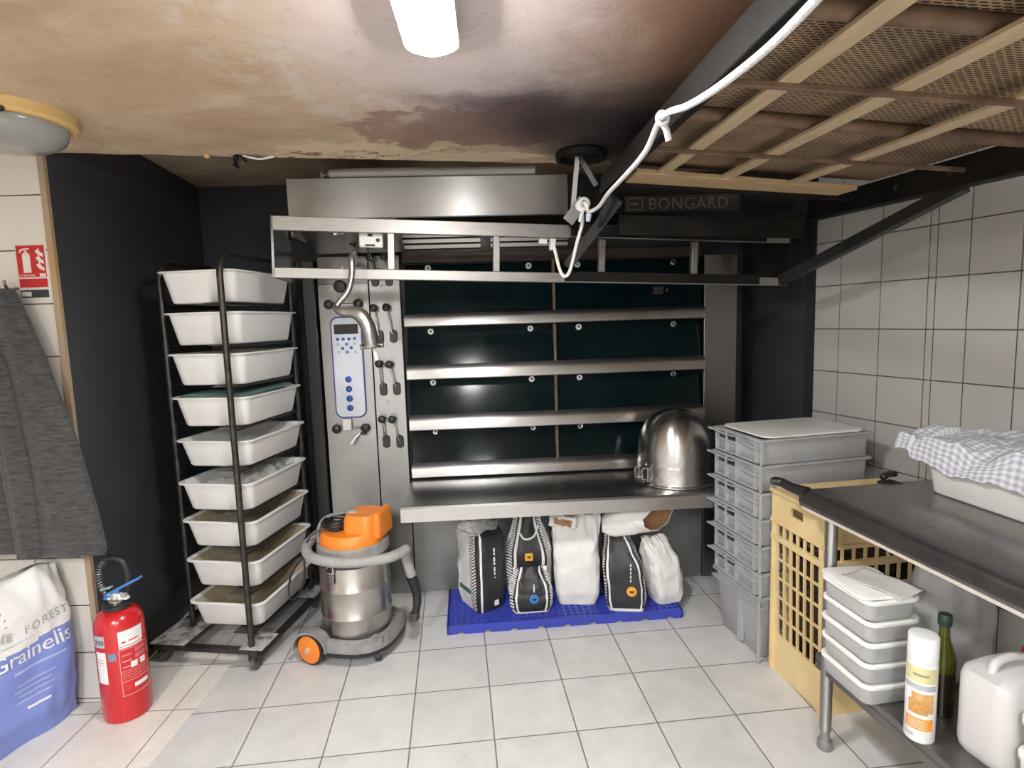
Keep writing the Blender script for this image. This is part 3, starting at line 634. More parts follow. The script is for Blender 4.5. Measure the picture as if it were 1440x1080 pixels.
# the switch box and the small bracket held behind the top bar
q = MB(LFi).box(.385, .495, .05, .09, .015, .10).build('switch_box', LIDP, LF, bevel=.005)
MB(LFi).box(.412, .458, .047, .051, .020, .028).tube([(.425, .049, .07), (.447, .049, .07)], .006, 8).lathe([(.009, -.003), (.009, .004)], (.472, .05, .048), (0, -1, 0), 12).build('switch', INK, q)
MB(LFi).tube(spline([(.42, .07, .015), (.43, .08, -.02), (.45, .09, -.06), (.44, .20, -.09)], 5), .004, 6).build('cable', BLACKP, q)
q = MB(LFi).box(1.305, 1.332, .02, .06, .02, .078).box(1.25, 1.29, .03, .06, .05, .075).build('pulley_block', LIDP, LF, bevel=.003)

# ------------------------------------------------------------------ folded-up belt loader under the ceiling
LD_d = V((-.0137, .9985, .053)).normalized(); al = .09
LD_c = V((math.cos(al), 0, -math.sin(al))); LD_c = (LD_c - LD_d * LD_c.dot(LD_d)).normalized()
LD_n = LD_c.cross(LD_d).normalized()
p0 = V((1.422, 2.45, 2.144))
LDM = frame_M(p0, LD_c, LD_d, LD_n)
base = V((.95, 1.6, 2.05))
LD = thing('belt_loader', 'sooty oven belt loader folded up flat under the ceiling, slatted underside', 'loader', base)
Li = Matrix.Translation(base).inverted() @ LDM
NEAR = -2.05
def rail(mb, c0, c1, z0, z1): return mb.box(c0, c1, NEAR, .33, z0, z1)
MB(Li).box(-.985, -.955, NEAR, .30, -.03, .055).box(-.955, -.90, NEAR, .30, .035, .05).build('side_rail', SOOT, LD, bevel=.004)
MB(Li).box(.115, .165, NEAR, .52, -.055, .045).box(.165, .20, NEAR, .2, -.02, .0).build('side_rail', SOOT, LD, bevel=.004)
MB(Li).box(-.955, .118, NEAR, .02, .050, .066).build('conveyor_bed', mesh_board_mat(), LD, smooth=False)
for c in (-.80, -.54, -.255):
    MB(Li).box(c - .024, c + .024, NEAR, -.02, .0, .012).build('slat', STRAP, LD, bevel=.002)
for d in (-1.78, -1.36, -.745):
    MB(Li).tube([(-.955, d, .034), (.118, d + .05, .034)], .0195, 14).build('roller', ROD, LD)
for d in (-1.09, -.475):
    MB(Li).box(-.985, .12, d - .008, d + .008, -.012, .002).build('cross_bar', ROD, LD, bevel=.002)
b = MB(Li); b.hexa([(-.905, -.09, -.004), (.02, -.045, -.004), (.02, .10, -.004), (-.905, .12, -.004), (-.905, -.09, .016), (.02, -.045, .016), (.02, .10, .016), (-.905, .12, .016)])
b.build('end_plank', WOODT, LD, bevel=.003)
MB(Li).box(-.955, .118, .12, .15, -.015, .05).build('end_bar', SOOT, LD, bevel=.003)
MB(Li).tube([(-.975, .22, .03), (.15, .22, .03)], .03, 14).build('end_roller', SOOT, LD)
# bolts and rusty grease along the rails
for d in (-.15, -.42, -1.3):
    MB(Li).lathe([(.012, 0), (.012, .006), (.005, .008)], (.115, d, -.005), (-1, 0, 0), 10).build('bolt', RACKM, LD)
# hinge arms down to the lift frame
wl = Matrix.Translation(base).inverted()
MB(wl).bar((.50, 2.60, 2.17), (.285, 2.80, 1.90), .05, .03, (0, 1, 0)).bar((.46, 2.52, 2.16), (.40, 2.78, 2.02), .02, .05, (0, 0, 1)).build('hinge_arm', BLACKM, LD, bevel=.003)
MB(wl).bar((1.585, 2.02, 2.065), (1.335, 2.83, 1.80), .05, .035, (1, 0, 0)).build('brace', BLACKM, LD, bevel=.003)
MB(wl).bar((.52, 2.72, 2.075), (1.45, 2.86, 2.05), .03, .09, (0, 0, 1)).build('guard_plate', SOOT, LD, bevel=.003)

# ------------------------------------------------------------------ ceiling collar and hanger
t = thing('ceiling_hanger', 'dark ring with steel straps hanging from sooty ceiling by hood', 'hanger', (.345, 2.68, CEIL))
MB().lathe([(.105, 0), (.115, -.012), (.115, -.035), (.095, -.035), (.090, -.01), (.06, -.005)], seg=40).build('collar', SOOT, t)
MB().bar((-.01, .05, -.01), (-.03, .10, -.235), .022, .006, (0, 1, 0)).build('strap', STEELD, t, smooth=False)
MB().bar((.0, .05, -.01), (.075, .055, -.14), .022, .006, (0, 1, 0)).build('strap', STEELD, t, smooth=False)
MB().bar((-.06, .06, -.30), (.02, .07, -.20), .055, .008, (0, 1, 0)).build('link_plate', STEELG, t, smooth=False)
# ------------------------------------------------------------------ rope
RP = thing('rope', 'white rope hanging from the loader rail, knotted beside the lift frame', 'rope', (.4, 2.2, 1.8))
rw = Matrix.Translation((.4, 2.2, 1.8)).inverted()
ROPEPTS = [(.462, -.40, 2.02), (.458, .1, 2.05), (.448, .62, 2.085), (.438, .80, 2.076), (.425, .95, 2.066), (.396, 1.10, 2.062), (.384, 1.24, 2.080), (.378, 1.42, 2.118), (.385, 1.62, 2.095), (.385, 1.90, 2.10), (.375, 2.15, 2.10), (.365, 2.32, 2.085), (.338, 2.42, 2.085), (.334, 2.43, 2.115), (.313, 2.44, 2.118), (.318, 2.46, 2.05), (.298, 2.50, 1.97), (.272, 2.55, 1.86), (.248, 2.57, 1.835), (.228, 2.58, 1.87), (.205, 2.60, 1.98)]
MB(rw).tube(spline(ROPEPTS, 8), .0075, 10).build('strand', ROPE, RP)
kn = MB(rw)
for i in range(3):
    c_ = V((.318, 2.435, 2.113)); a0 = i * 1.1
    kn.tube([c_ + V((.019 * math.cos(2 * PI * k / 14) , .012 * math.sin(2 * PI * k / 14 + a0), .019 * math.sin(2 * PI * k / 14))) + V((.006 * (i - 1), 0, .004 * i)) for k in range(14)], .0075, 8, closed=True)
kn.tube(spline([(.32, 2.43, 2.10), (.308, 2.42, 2.07), (.302, 2.42, 2.045)], 4), [.007] * 9, 8)
kn.build('knot', ROPE, RP)
MB(rw).tube(spline([(.377, 1.43, 2.115), (.392, 1.435, 2.095), (.40, 1.44, 2.07)], 4), .008, 8).tube([V((.379 + .012 * math.cos(2 * PI * k / 12), 1.42, 2.116 + .014 * math.sin(2 * PI * k / 12))) for k in range(12)], .006, 8, closed=True).build('knot', ROPE, RP)
MB(rw).tube([(.340, 2.42, 2.075), (.336, 2.418, 2.045)], [.013, .009], 10).build('tape_end', mat('pale_blue_tape', (.45, .52, .66), .5), RP)

# ------------------------------------------------------------------ tray rack
RA = rad(-8); RK0 = V((-1.25, 2.60, 0))
RK = thing('tray_rack', 'dark tubular steel rack on casters holding nine white tubs', 'rack', RK0, RA)
def upost(x, y0, y1, z0, z1, r):
    pts = [(x, y0, z0), (x, y0, z1 - .09)]
    for k in range(1, 7): a_ = rad(90 * k / 6); pts.append((x, y0 + .09 - .09 * math.cos(a_), z1 - .09 + .09 * math.sin(a_)))
    for k in range(0, 7): a_ = rad(90 * k / 6); pts.append((x, y1 - .09 + .09 * math.sin(a_), z1 - .09 + .09 * math.cos(a_)))
    pts.append((x, y1, z0)); return pts
MB().tube(upost(-.052, .0, .60, .10, 1.985, .014), .0145, 14).build('side_hoop', RACKM, RK)
MB().tube(upost(-.475, .15, .60, .10, 1.985, .014), .0145, 14).build('side_hoop', RACKM, RK)
zr = [.309, .520, .720, .912, 1.118, 1.328, 1.536, 1.730, 1.922]
hs = [.135] * 9
hs = [z_ - zb_ for z_, zb_ in zip(zr, [.176, .376, .581, .770, .985, 1.184, 1.384, 1.576, 1.772])]
def rz_(z): return z - .007
for zt, h in zip(zr, hs):
    zb = zt - h - .001
    for x, y0 in ((-.052, .0), (-.475, .15)):
        s_ = 1 if x < -.2 else -1
        b = MB().bar((x, y0, zb - .006), (x, .60, zb - .006), .012, .010).box(min(x, x + s_ * .10), max(x, x + s_ * .10), y0 + .01, .60, zb - .0025, zb)
        b.build('shelf_rail', RACKM, RK, smooth=False)
b = MB()
b.box(-.585, .02, -.03, .005, .088, .112).box(-.015, .02, -.03, .64, .088, .112).box(-.585, -.55, -.03, .64, .088, .112).box(-.585, .02, .61, .64, .088, .112)
b.build('base_frame', RACKM, RK, bevel=.003)
def plate(x0, x1, y0, y1):
    p_ = MB().box(x0, x1, y0, y1, .112, .117); return p_.build('corner_plate', DUSTY, RK, smooth=False)
for a_ in ((-.10, .018, -.028, .12), (-.583, -.40, -.02, .22), (-.10, .018, .50, .64), (-.583, -.47, .50, .64)): plate(*a_)
for x, y in ((-.035, .0), (-.545, .03), (-.035, .60), (-.545, .60)):
    c_ = MB().bar((x, y, .088), (x, y, .06), .05, .05).box(x - .022, x + .022, y - .03, y + .03, .05, .064).build('caster_fork', RACKM, RK, bevel=.003)
    MB().lathe([(.030, -.012), (.038, -.009), (.038, .009), (.030, .012)], (x, y, .038), (1, 0, 0), 24).build('caster_wheel', mat('grey_rubber', (.10, .10, .10), .7), c_)
def tub_mesh(w, l, h, t=.0035, tap=.038, rim=.016, r=.045):
    def R(dw, z, rr): return [(p[0], p[1], p[2]) for p in rrect(w - 2 * dw, l - 2 * dw, rr, z, 7)]
    rings = [R(tap + .008, 0, r * .8), R(tap, .008, r), R(rim, h - .012, r), R(rim - .001, h - .009, r), R(0, h - .008, r + .006), R(-.001, h - .003, r + .006), R(.003, h, r + .005), R(rim, h - .002, r), R(rim + t, h - .010, r), R(tap + t, .008, r), R(tap + t + .006, .004, r * .8)]
    return MB().loft(rings, mif=lambda i, j: 1 if i >= 8 else 0)
where = ['lowest white tub on the dark rack, just above its base', 'white tub second from the bottom of the dark rack', 'white tub third from the bottom of the dark rack, beside vacuum head',
         'white tub holding crumpled clear plastic film on the dark rack', 'white tub in the middle of the rack, just below the tub with teal lid', 'white tub with teal lid lying inside it on the dark rack', 'white tub third from top of rack, just above the teal lid',
         'white tub second from the top of the dark rack', 'topmost white tub on the dark rack, partly behind lift frame']
first = None; TUBS = []
RM = Matrix.Translation(RK0) @ Matrix.Rotation(RA, 4, 'Z')
for i, (zt, h) in enumerate(zip(zr, hs)):
    lc = RM @ V((-.205 + random.uniform(-.004, .004), .315 + random.uniform(-.01, .012), zt - h + .0008))
    o = tub_mesh(.405, .555, h).build('storage_tub', [WHITEP, TUBIN if i < 3 else WHITEP], None, ang=50)
    o.location = lc; o.rotation_euler.z = RA + rad(random.uniform(-.8, .8))
    tag(o, where[i], 'tub', 'white tubs on the rack'); TUBS.append(o)
# teal lid in the fourth tub from the top, film in the sixth
lc = RM @ V((-.205, .30, zr[5] - .006))
t = thing('teal_tray', 'teal plastic lid resting tilted in a white rack tub', 'lid', (lc.x, lc.y, lc.z + .008), RA)
MB(Matrix.Rotation(rad(1.5), 4, 'X')).loft([rrect(.345, .46, .03, 0, 5), rrect(.35, .465, .03, .008, 5), rrect(.33, .445, .03, .012, 5)]).build('panel', TEAL, t)
MB(Matrix.Rotation(rad(1.5), 4, 'X')).box(-.12, -.06, -.235, -.20, .010, .018).build('tab', TEAL, t, bevel=.003)
lc = RM @ V((-.18, .30, zr[3] - .05))
def film(u, v_):
    x = (u - .5) * .27; y = (v_ - .5) * .46
    return (x, y, .055 * (1 - (2 * u - 1) ** 4) * (1 - (2 * v_ - 1) ** 4) + .030 * noise.noise(V((x * 16, y * 16, 2))) + .012 * noise.noise(V((x * 50, y * 50, 5))))
o = MB().grid(film, 44, 60).build('plastic_film', FILM, None, ang=30); o.location = lc + V((0, 0, .012)); o.rotation_euler.z = RA
tag(o, 'crumpled clear plastic film lying in a white rack tub', 'plastic film')

# ------------------------------------------------------------------ vacuum cleaner
VC = V((-.835, 2.80, 0)); VA = rad(-12)
VM = thing('vacuum_cleaner', 'steel drum vacuum cleaner with orange head and orange wheels', 'vacuum cleaner', VC, VA)
MB().lathe([(.150, .105), (.168, .12), (.172, .145), (.172, .205), (.177, .213), (.177, .219), (.172, .227), (.172, .345), (.177, .353), (.177, .359), (.172, .367), (.172, .475), (.165, .48)], seg=56).build('drum', STEELV, VM)
MB().lathe([(.170, .474), (.180, .478), (.182, .50), (.176, .512), (.160, .516)], seg=48).build('drum_collar', mat('dark_brown_band', (.05, .035, .035), .5), VM)
# chassis: oval tray
rg = []
for s_, z_ in ((.93, .050), (1.0, .058), (1.0, .085), (.96, .100), (.90, .118), (.80, .125), (.78, .108), (.5, .104)):
    rg.append([(.225 * s_ * math.copysign(abs(math.cos(a_)) ** .75, math.cos(a_)), .225 * s_ * math.copysign(abs(math.sin(a_)) ** .75, math.sin(a_)), z_) for a_ in [2 * PI * k / 56 for k in range(56)]])
CH = MB().loft(rg).build('chassis', GREYV, VM)
MB().loft([[(.228 * math.copysign(abs(math.cos(a_)) ** .75, math.cos(a_)), .228 * math.copysign(abs(math.sin(a_)) ** .75, math.sin(a_)), z_) for a_ in [2 * PI * k / 56 for k in range(56)]] for z_ in (.060, .078)]).build('bumper', BLACKP, CH)
for x_ in (-.155, ):
    for k in range(3): MB().lathe([(.019, .10), (.019, .128), (.012, .130), (.010, .112)], (-.185 + .012 * k, -.06 + .055 * k, 0), None, 14).build('accessory_socket', GREYV, CH)
# two big wheels on the left side, casters on the right
for (px, py) in ((-.150, -.200), (-.150, .200)):
    sy = -1 if py < 0 else 1
    w_ = MB().lathe([(.060, -.02), (.078, -.017), (.081, -.008), (.081, .008), (.078, .017), (.068, .02)], (px, py, .081), (-.22, sy, 0), 40).build('wheel', BLACKP, VM)
    MB().lathe([(.069, .012), (.069, .021), (.06, .024), (.022, .023), (.018, .030), (.002, .031)], (px, py, .081), (-.22, sy, 0), 36).build('wheel_disc', ORANGE, w_)
    MB().lathe([(.016, .030), (.014, .034), (.002, .035)], (px, py, .081), (-.22, sy, 0), 16).build('hub_cap', mat('dusty_hub', (.55, .42, .33), .6), w_)
    fd = [(px + .095 * math.cos(rad(a_)), .081 + .095 * math.sin(rad(a_))) for a_ in range(-5, 186, 10)]
    f2 = [(px + .083 * math.cos(rad(a_)), .081 + .083 * math.sin(rad(a_))) for a_ in range(185, -6, -10)]
    MB().poly(fd + f2, py - .03, py + .03, fn=lambda a_, b_, h_: (a_, h_, b_)).build('fender', GREYV, w_)
for (px, py) in ((.165, -.125), (.165, .125)):
    f_ = MB().loft([rrect(.07, .06, .02, .052, 4, px, py), rrect(.06, .05, .02, .125, 4, px, py)]).build('caster_housing', GREYV, VM)
    MB().lathe([(.018, -.016), (.026, -.012), (.026, .012), (.018, .016)], (px, py, .026), (1, .3, 0), 20).build('caster_wheel', BLACKP, f_)
# head
def ell(s_, z_, dx=0): return [(dx + .168 * s_ * math.cos(2 * PI * k / 48), .168 * s_ * math.sin(2 * PI * k / 48), z_) for k in range(48)]
MB().loft([ell(1.03, .512), ell(1.08, .525), ell(1.06, .560), ell(.99, .572)]).build('head_ring', mat('floury_grey_ring', (.34, .33, .32), .7, 0, (.24, .23, .22), scale=20), VM)
MB().loft([ell(.98, .562), ell(.98, .580), ell(.93, .610), ell(.85, .625), ell(.3, .628)]).build('head', ORANGE, VM)
b = MB()
b.loft([rrect(.165, .21, .045, .60, 6, .065, .01), rrect(.160, .20, .045, .690, 6, .067, .01), rrect(.145, .18, .045, .712, 6, .067, .01), rrect(.08, .10, .03, .716, 6, .067, .01)])
b.build('motor_cover', ORANGE, VM)
MB().loft([rrect(.05, .035, .01, .712, 4, .02, -.02), rrect(.045, .03, .01, .722, 4, .02, -.02)]).build('switch', mat('dusty_switch', (.45, .42, .39), .7), VM)
MB().loft([rrect(.045, .17, .02, .60, 5, .155, .02), rrect(.04, .165, .02, .715, 5, .155, .02), rrect(.02, .14, .01, .725, 5, .155, .02)]).build('tool_holder', ORANGE, VM)
MB().tube(spline([(-.165, -.05, .56), (-.172, -.03, .625), (-.15, .0, .668), (-.08, .02, .690), (.0, .03, .695), (.06, .03, .69)], 7), .009, 10).build('carry_handle', GREYV, VM)
cb = MB()
for i in range(4):
    cb.tube([(-.075 + (.055 + .004 * i) * math.cos(2 * PI * k / 20), -.02 + (.06 + .006 * i) * math.sin(2 * PI * k / 20), .637 + .010 * i + .006 * math.sin(2 * PI * k / 20 * 2 + i)) for k in range(20)], .006, 8, closed=True)
cb.tube(spline([(-.12, -.06, .645), (-.185, -.10, .60), (-.205, -.12, .52), (-.205, -.13, .42), (-.235, -.13, .33), (-.285, -.125, .28), (-.315, -.11, .31), (-.30, -.10, .40), (-.25, -.10, .47), (-.205, -.10, .50)], 6), .005, 8)
cb.build('power_cord', BLACKP, VM)
hp = [(.13, .155, .60), (.02, .20, .60), (-.12, .16, .585), (-.205, .05, .572), (-.205, -.09, .556), (-.12, -.195, .545), (.02, -.225, .540), (.15, -.215, .545), (.26, -.15, .545), (.305, -.06, .545), (.285, -.01, .525), (.275, .02, .47), (.285, .035, .40), (.292, .045, .36)]
hs_ = spline(hp, 14)
MB().tube(hs_, [.024 + .0013 * (i % 2) for i in range(len(hs_))], 16).build('hose', HOSE, VM)
MB().tube(spline([(.288, .04, .37), (.297, .05, .325), (.303, .06, .28), (.309, .05, .22), (.300, .03, .15)], 5), [.028] * 6 + [.026] * 5 + [.022] * 5 + [.020] * 4 + [.02], 14).build('hose_cuff', BLACKP, VM)
b = MB(); b.loft([[(.300 + x_ * s_, .03 + dy, .16 - .0 + dz) for x_, dz in ((-.022, .02), (.022, .02), (.022, -.02), (-.022, -.02))] for s_, dy, dz in ((1, .02, .03), (1, -.005, -.03), (1, -.02, -.09), (.9, -.03, -.14))])
b.build('crevice_nozzle', mat('worn_black_plastic', (.03, .028, .026), .5, 0, (.10, .095, .09), scale=16), VM, bevel=.005)
for a_ in (-100, 75):
    cx, cy = .176 * math.cos(rad(a_)), .176 * math.sin(rad(a_))
    L_ = Matrix.Translation((cx, cy, 0)) @ Matrix.Rotation(rad(a_ + 90), 4, 'Z')
    q = MB(L_).box(-.020, .020, -.014, .0, .455, .505).build('clasp', CHROME, VM, bevel=.003)
    MB(L_).box(-.012, .012, -.024, -.013, .468, .488).build('catch', BLACKP, q, bevel=.003)
    MB(L_).box(-.015, .015, -.008, .0, .405, .452).build('clasp_leaf', STEELD, q, bevel=.003)

# ------------------------------------------------------------------ blue pallet
PA = rad(4.6); PW, PD, PH = 1.285, .42, .05
PL = thing('pallet', 'low blue plastic pallet under the oven shelf carrying flour sacks', 'pallet', (-.385, 2.850, 0), PA)
b = MB()
n1, n2 = 36, 12
for i in range(n1 + 1):
    x = .012 + (PW - .024) * i / n1; b.box(x - .0058, x + .0058, .01, PD - .01, PH - .010, PH)
for j in range(n2 + 1):
    y = .012 + (PD - .024) * j / n2; b.box(.01, PW - .01, y - .0058, y + .0058, PH - .0105, PH - .0005)
b.build('deck_grid', BLUEP, PL, smooth=False)
b = MB()
def skirt(L_):
    pts = [(0, .0)]; n = 9
    for i in range(n):
        x0 = L_ * (i + .35) / n; x1 = L_ * (i + .65) / n
        pts += [(x0, 0)] + [(x0 + (x1 - x0) * k / 6, .018 * math.sin(PI * k / 6)) for k in range(1, 6)] + [(x1, 0)]
    return pts + [(L_, 0), (L_, PH), (0, PH)]
b.poly(skirt(PW), 0, .012); b.poly(skirt(PW), PD - .012, PD)
for x in (0, PW - .012): b.box(x, x + .012, 0, PD, 0, PH)
b.build('skirt', BLUEP, PL, smooth=False)

# ------------------------------------------------------------------ flour sacks
def sack(name, label, cat, loc, rz, w, d, h, style, seed, mats, top=.35, lean=(0, 0), twist=0, group='flour sacks on the pallet', belly=.06, pinch=1.0, ntop=None, exp=4.5):
    nu, nv = 88, 56; rings = []; info = []
    for j in range(nv + 1):
        v_ = j / nv
        # height profile of width and depth
        f = max(0, (v_ - (1 - top)) / top); f = f * f * (3 - 2 * f)
        ww = w * (.90 + .10 * min(1, v_ * 8)) * (1 + belly * math.sin(PI * min(1, v_ * 1.2)) - (1 - pinch) * f)
        dd = d * (.90 + .10 * min(1, v_ * 8)) * (1 + belly * 1.3 * math.sin(PI * min(1, v_ * 1.2))) * (1 - .88 * f)
        ring = []
        for i in range(nu):
            a_ = 2 * PI * i / nu - PI / 2 + PI / nu
            e = 2 / (exp - 1.5 * f)
            cx = math.copysign(abs(math.cos(a_)) ** e, math.cos(a_)); cy = math.copysign(abs(math.sin(a_)) ** e, math.sin(a_))
            x = cx * ww / 2; y = cy * dd / 2; z = h * v_
            q = V((cx * 1.6 + seed * 7, cy * 1.6, v_ * 3.5))
            k = .010 * noise.noise(q * 1.4) + .006 * noise.noise(V((cx * 5 + seed, cy * 5, v_ * 9))) + .010 * f * noise.noise(V((cx * 9 + seed, cy * 4, v_ * 2)))
            x += k * cx * (.4 + v_); y += k * cy * (.4 + v_) + .012 * f * noise.noise(V((cx * 4, seed, v_ * 5)))
            if v_ > .8: z += (v_ - .8) * .25 * h * noise.noise(V((cx * 2.2 + seed * 3, cy, 8)))
            tw = twist * v_ ** 2
            x, y = x * math.cos(tw) - y * math.sin(tw), x * math.sin(tw) + y * math.cos(tw)
            ring.append((x + lean[0] * v_ ** 2, y + lean[1] * v_ ** 2, z + .001))
            if j == 0: info.append((cx, cy))
        rings.append(ring)
    mb = MB()
    def mif(i, j):
        c = info[j]; c2 = info[(j + 1) % nu]
        return style((c[0] + c2[0]) / 2, (c[1] + c2[1]) / 2, (i + .5) / nv)
    mb.loft(rings, mif=mif)
    o = mb.build('sack_body', mats, None, ang=60)
    t = thing(name, label, cat, loc, rz, group); o.parent = t
    return t, rings
def badge(t, x, y, z, r, m, ink=True, sq=False, tilt=0):
    M_ = Matrix.Translation((x, y, z)) @ Matrix.Rotation(tilt, 4, 'X')
    if sq: q = MB(M_).box(-r, r, -.002, .012, -r, r).build('badge', m, t, bevel=.004)
    else: q = MB(M_).lathe([(r, -.012), (r, .002), (r * .9, .003)], (0, 0, 0), (0, -1, 0), 28).build('badge', m, t)
    if ink: MB(M_).box(-r * .45, r * .5, -.0045, -.001, -r * .12, r * .2).box(-r * .25, r * .3, -.0045, -.001, -r * .25, -r * .1).build('badge_mark', INK, q, smooth=False)
SM = [PAPERW, PAPERB, HATCH, PAPERBR, ROWS, CREAMG]
def st_band(kb):
    def f(cx, cy, v_):
        if cy < -.70 and abs(cx) < kb:
            return 0 if kb - .20 < abs(cx) < kb - .09 or (v_ < .03) else 1
        if cy < .1: return 2 if (abs(cx) < kb + .13 or (cx < 0 and cy < -.5)) else 0
        return 0
    return f
def st_side(cx, cy, v_):
    if cy < -.75 and abs(cx) < .97:
        if -.80 < cx < -.66: return 0
        return 1
    if cx < -.5 and cy < -.35: return 2
    if cx < -.5 and .0 < cy < .75 and .28 < v_ < .80: return 4
    if cx < -.5 and -.15 < cy < .6 and .16 < v_ < .22: return 5
    return 0
ZP = PH
pa = lambda x, y: (x, y, ZP)
t1, R1 = sack('flour_sack', 'tall white and black flour sack, leftmost on the blue pallet', 'flour sack', pa(-.212, 3.100), rad(33), .180, .255, .54, st_side, 1, SM, top=.22, lean=(.005, .0), belly=.03, pinch=1.0, exp=6)
badge(t1, .025, -.127, .125, .026, BADGEO)
b = MB()
for k in range(9): b.box(.012, .020, -.133, -.127, .19 + k * .019, .19 + k * .019 + .006 + .006 * ((k * 7) % 3))
b.box(.012, .037, -.131, -.12, .030, .034).box(.012, .037, -.131, -.12, .034, .060).build('printed_text', WHITE, t1, smooth=False)
# crumpled clear film collar on the first sack
def cf(u, v_):
    a_ = u * 2 * PI; r_ = .055 + .05 * v_
    return (-.045 + 1.25 * r_ * math.cos(a_) + .012 * noise.noise(V((u * 9, v_ * 5, 1))), -.05 + r_ * math.sin(a_) * .8, .545 - .08 * v_ + .018 * noise.noise(V((u * 11, v_ * 7, 3))))
MB().grid(cf, 60, 12).build('film_wrap', FILM, t1, ang=30)
t2, _ = sack('flour_sack', 'black striped flour sack with torn orange label behind the blue badge sack', 'flour sack', pa(.062, 3.185), rad(2), .25, .17, .50, st_band(.74), 2, SM, top=.45, lean=(.0, -.02), belly=.05, pinch=.62)
badge(t2, .0, -.098, .265, .023, BADGEO, True, True, rad(-6))
MB().tube(spline([(-.05, -.07, .40), (-.02, -.095, .37), (.03, -.095, .385), (.06, -.07, .44)], 5), .006, 8).build('tie', WHITE, t2)
t3, _ = sack('flour_sack', 'short black flour sack with blue badge at the pallet front', 'flour sack', pa(.068, 3.012), rad(4), .225, .115, .235, st_band(.84), 3, SM, top=.5, lean=(0, .02), belly=.06, pinch=.75)
badge(t3, .012, -.064, .085, .026, BADGEB, True)
MB().box(.010, .016, -.066, -.05, .125, .165).build('printed_text', WHITE, t3, smooth=False)
t4, _ = sack('flour_sack', 'plain white flour sack open at top showing brown lining, pallet middle', 'flour sack', pa(.338, 3.125), rad(-3), .245, .20, .50, lambda a_, b_, c_: 0, 4, SM, top=.38, lean=(-.01, -.01), belly=.05, pinch=1.12)
def flap(cx, cy, cz, w_, h_, seed, rot):
    M_ = Matrix.Translation((cx, cy, cz)) @ Matrix.Rotation(rot, 4, 'Y')
    def fn(u, v_):
        x = (u - .5) * w_; z = (v_ - .5) * h_
        return (x, -.02 * math.sin(PI * v_) + .014 * noise.noise(V((u * 4, v_ * 4, seed))), z + .012 * noise.noise(V((u * 6, v_ * 2, seed + 3))))
    return MB(M_).grid(fn, 24, 14, mif=lambda u, v_: 1 if (.18 < u < .85 and .2 < v_ < .75) else 0)
flap(-.075, -.055, .475, .15, .075, 4, rad(12)).build('torn_flap', [PAPERW, PAPERBR], t4, ang=40, solid=.002)
t5, _ = sack('flour_sack', 'black flour sack with orange round badge and rolled open white top', 'flour sack', pa(.598, 3.030), rad(-8), .215, .19, .50, st_band(.93), 5, SM, top=.62, lean=(-.075, .05), belly=.02, pinch=.38, exp=6)
badge(t5, .028, -.097, .120, .027, BADGEO)
b = MB()
for k in range(5): b.box(.020, .027, -.101, -.094, .175 + k * .022, .175 + k * .022 + .013)
b.build('printed_text', WHITE, t5, smooth=False)
# rolled open top of that sack: a sleeve lying to the right
rg = []; NR = 40
for j in range(15):
    s_ = j / 14; ring = []
    ctr = V((-.125 + .305 * s_, -.02 + .02 * s_, .470 + .020 * math.sin(s_ * 2.5) + .022 * s_)); rx = .040 + .024 * s_; rz2 = .036 + .040 * math.sin(PI * s_ ** .8) + .036 * s_
    for i in range(NR):
        a_ = 2 * PI * i / NR; k = 1 + .16 * noise.noise(V((math.cos(a_) * 1.8, math.sin(a_) * 1.8, s_ * 3 + 2)))
        ring.append(ctr + V((.02 * math.sin(a_) * s_ + .09 * math.cos(a_) * s_ * s_ + .03 * s_ ** 3 * noise.noise(V((math.cos(a_) * 2, math.sin(a_) * 2, 5))) - .02 * math.sin(a_) * s_, rx * 1.5 * math.cos(a_) * k, rz2 * math.sin(a_) * k)))
    rg.append(ring)
ctr = V((.170, .0, .500))
for sc_, dx in ((.93, .004), (.86, -.01), (.70, -.07), (.4, -.12)):
    rg.append([ctr + (p - V((.18, .0, .504))) * sc_ + V((dx + .006, 0, .004)) for p in rg[14]])
MB().loft(rg, mif=lambda i, j: 1 if i >= 15 else 0).build('rolled_top', [PAPERW, PAPERBR], t5, ang=60)
t6, _ = sack('flour_sack', 'small plain white flour sack leaning at the pallet right end', 'flour sack', pa(.832, 3.085), rad(16), .165, .15, .375, lambda a_, b_, c_: 0, 6, SM, top=.32, lean=(-.075, .01), belly=.09, pinch=.8)

# ------------------------------------------------------------------ dome on the loading shelf
DM = thing('mixing_bowl', 'upturned polished steel mixing bowl on the oven loading shelf', 'bowl', (.915, 3.165, .7215), rad(0))
MB().lathe([(.222, 0), (.228, .003), (.228, .010), (.214, .013), (.212, .022), (.212, .105), (.2125, .107), (.211, .112), (.212, .118), (.2115, .175), (.205, .228), (.190, .282), (.164, .330), (.126, .368), (.078, .392), (.032, .402), (.004, .403)], seg=72).build('shell', BOWL, DM, ang=30)
for a_ in (205, 25):
    L_ = Matrix.Rotation(rad(a_), 4, 'Z') @ Matrix.Translation((.212, 0, 0))
    q = MB(L_).box(-.002, .012, -.035, .035, .02, .10).build('lug', STEELD, DM, bevel=.004)
    MB(L_).tube([(.012, -.028, .035), (.045, -.028, .040), (.048, -.028, .085), (.035, -.028, .105), (.012, -.028, .098)], .005, 8).tube([(.012, .028, .035), (.045, .028, .040), (.048, .028, .085), (.035, .028, .105), (.012, .028, .098)], .005, 8).box(.02, .055, -.03, .03, .02, .03).build('clamp', CHROME, q)

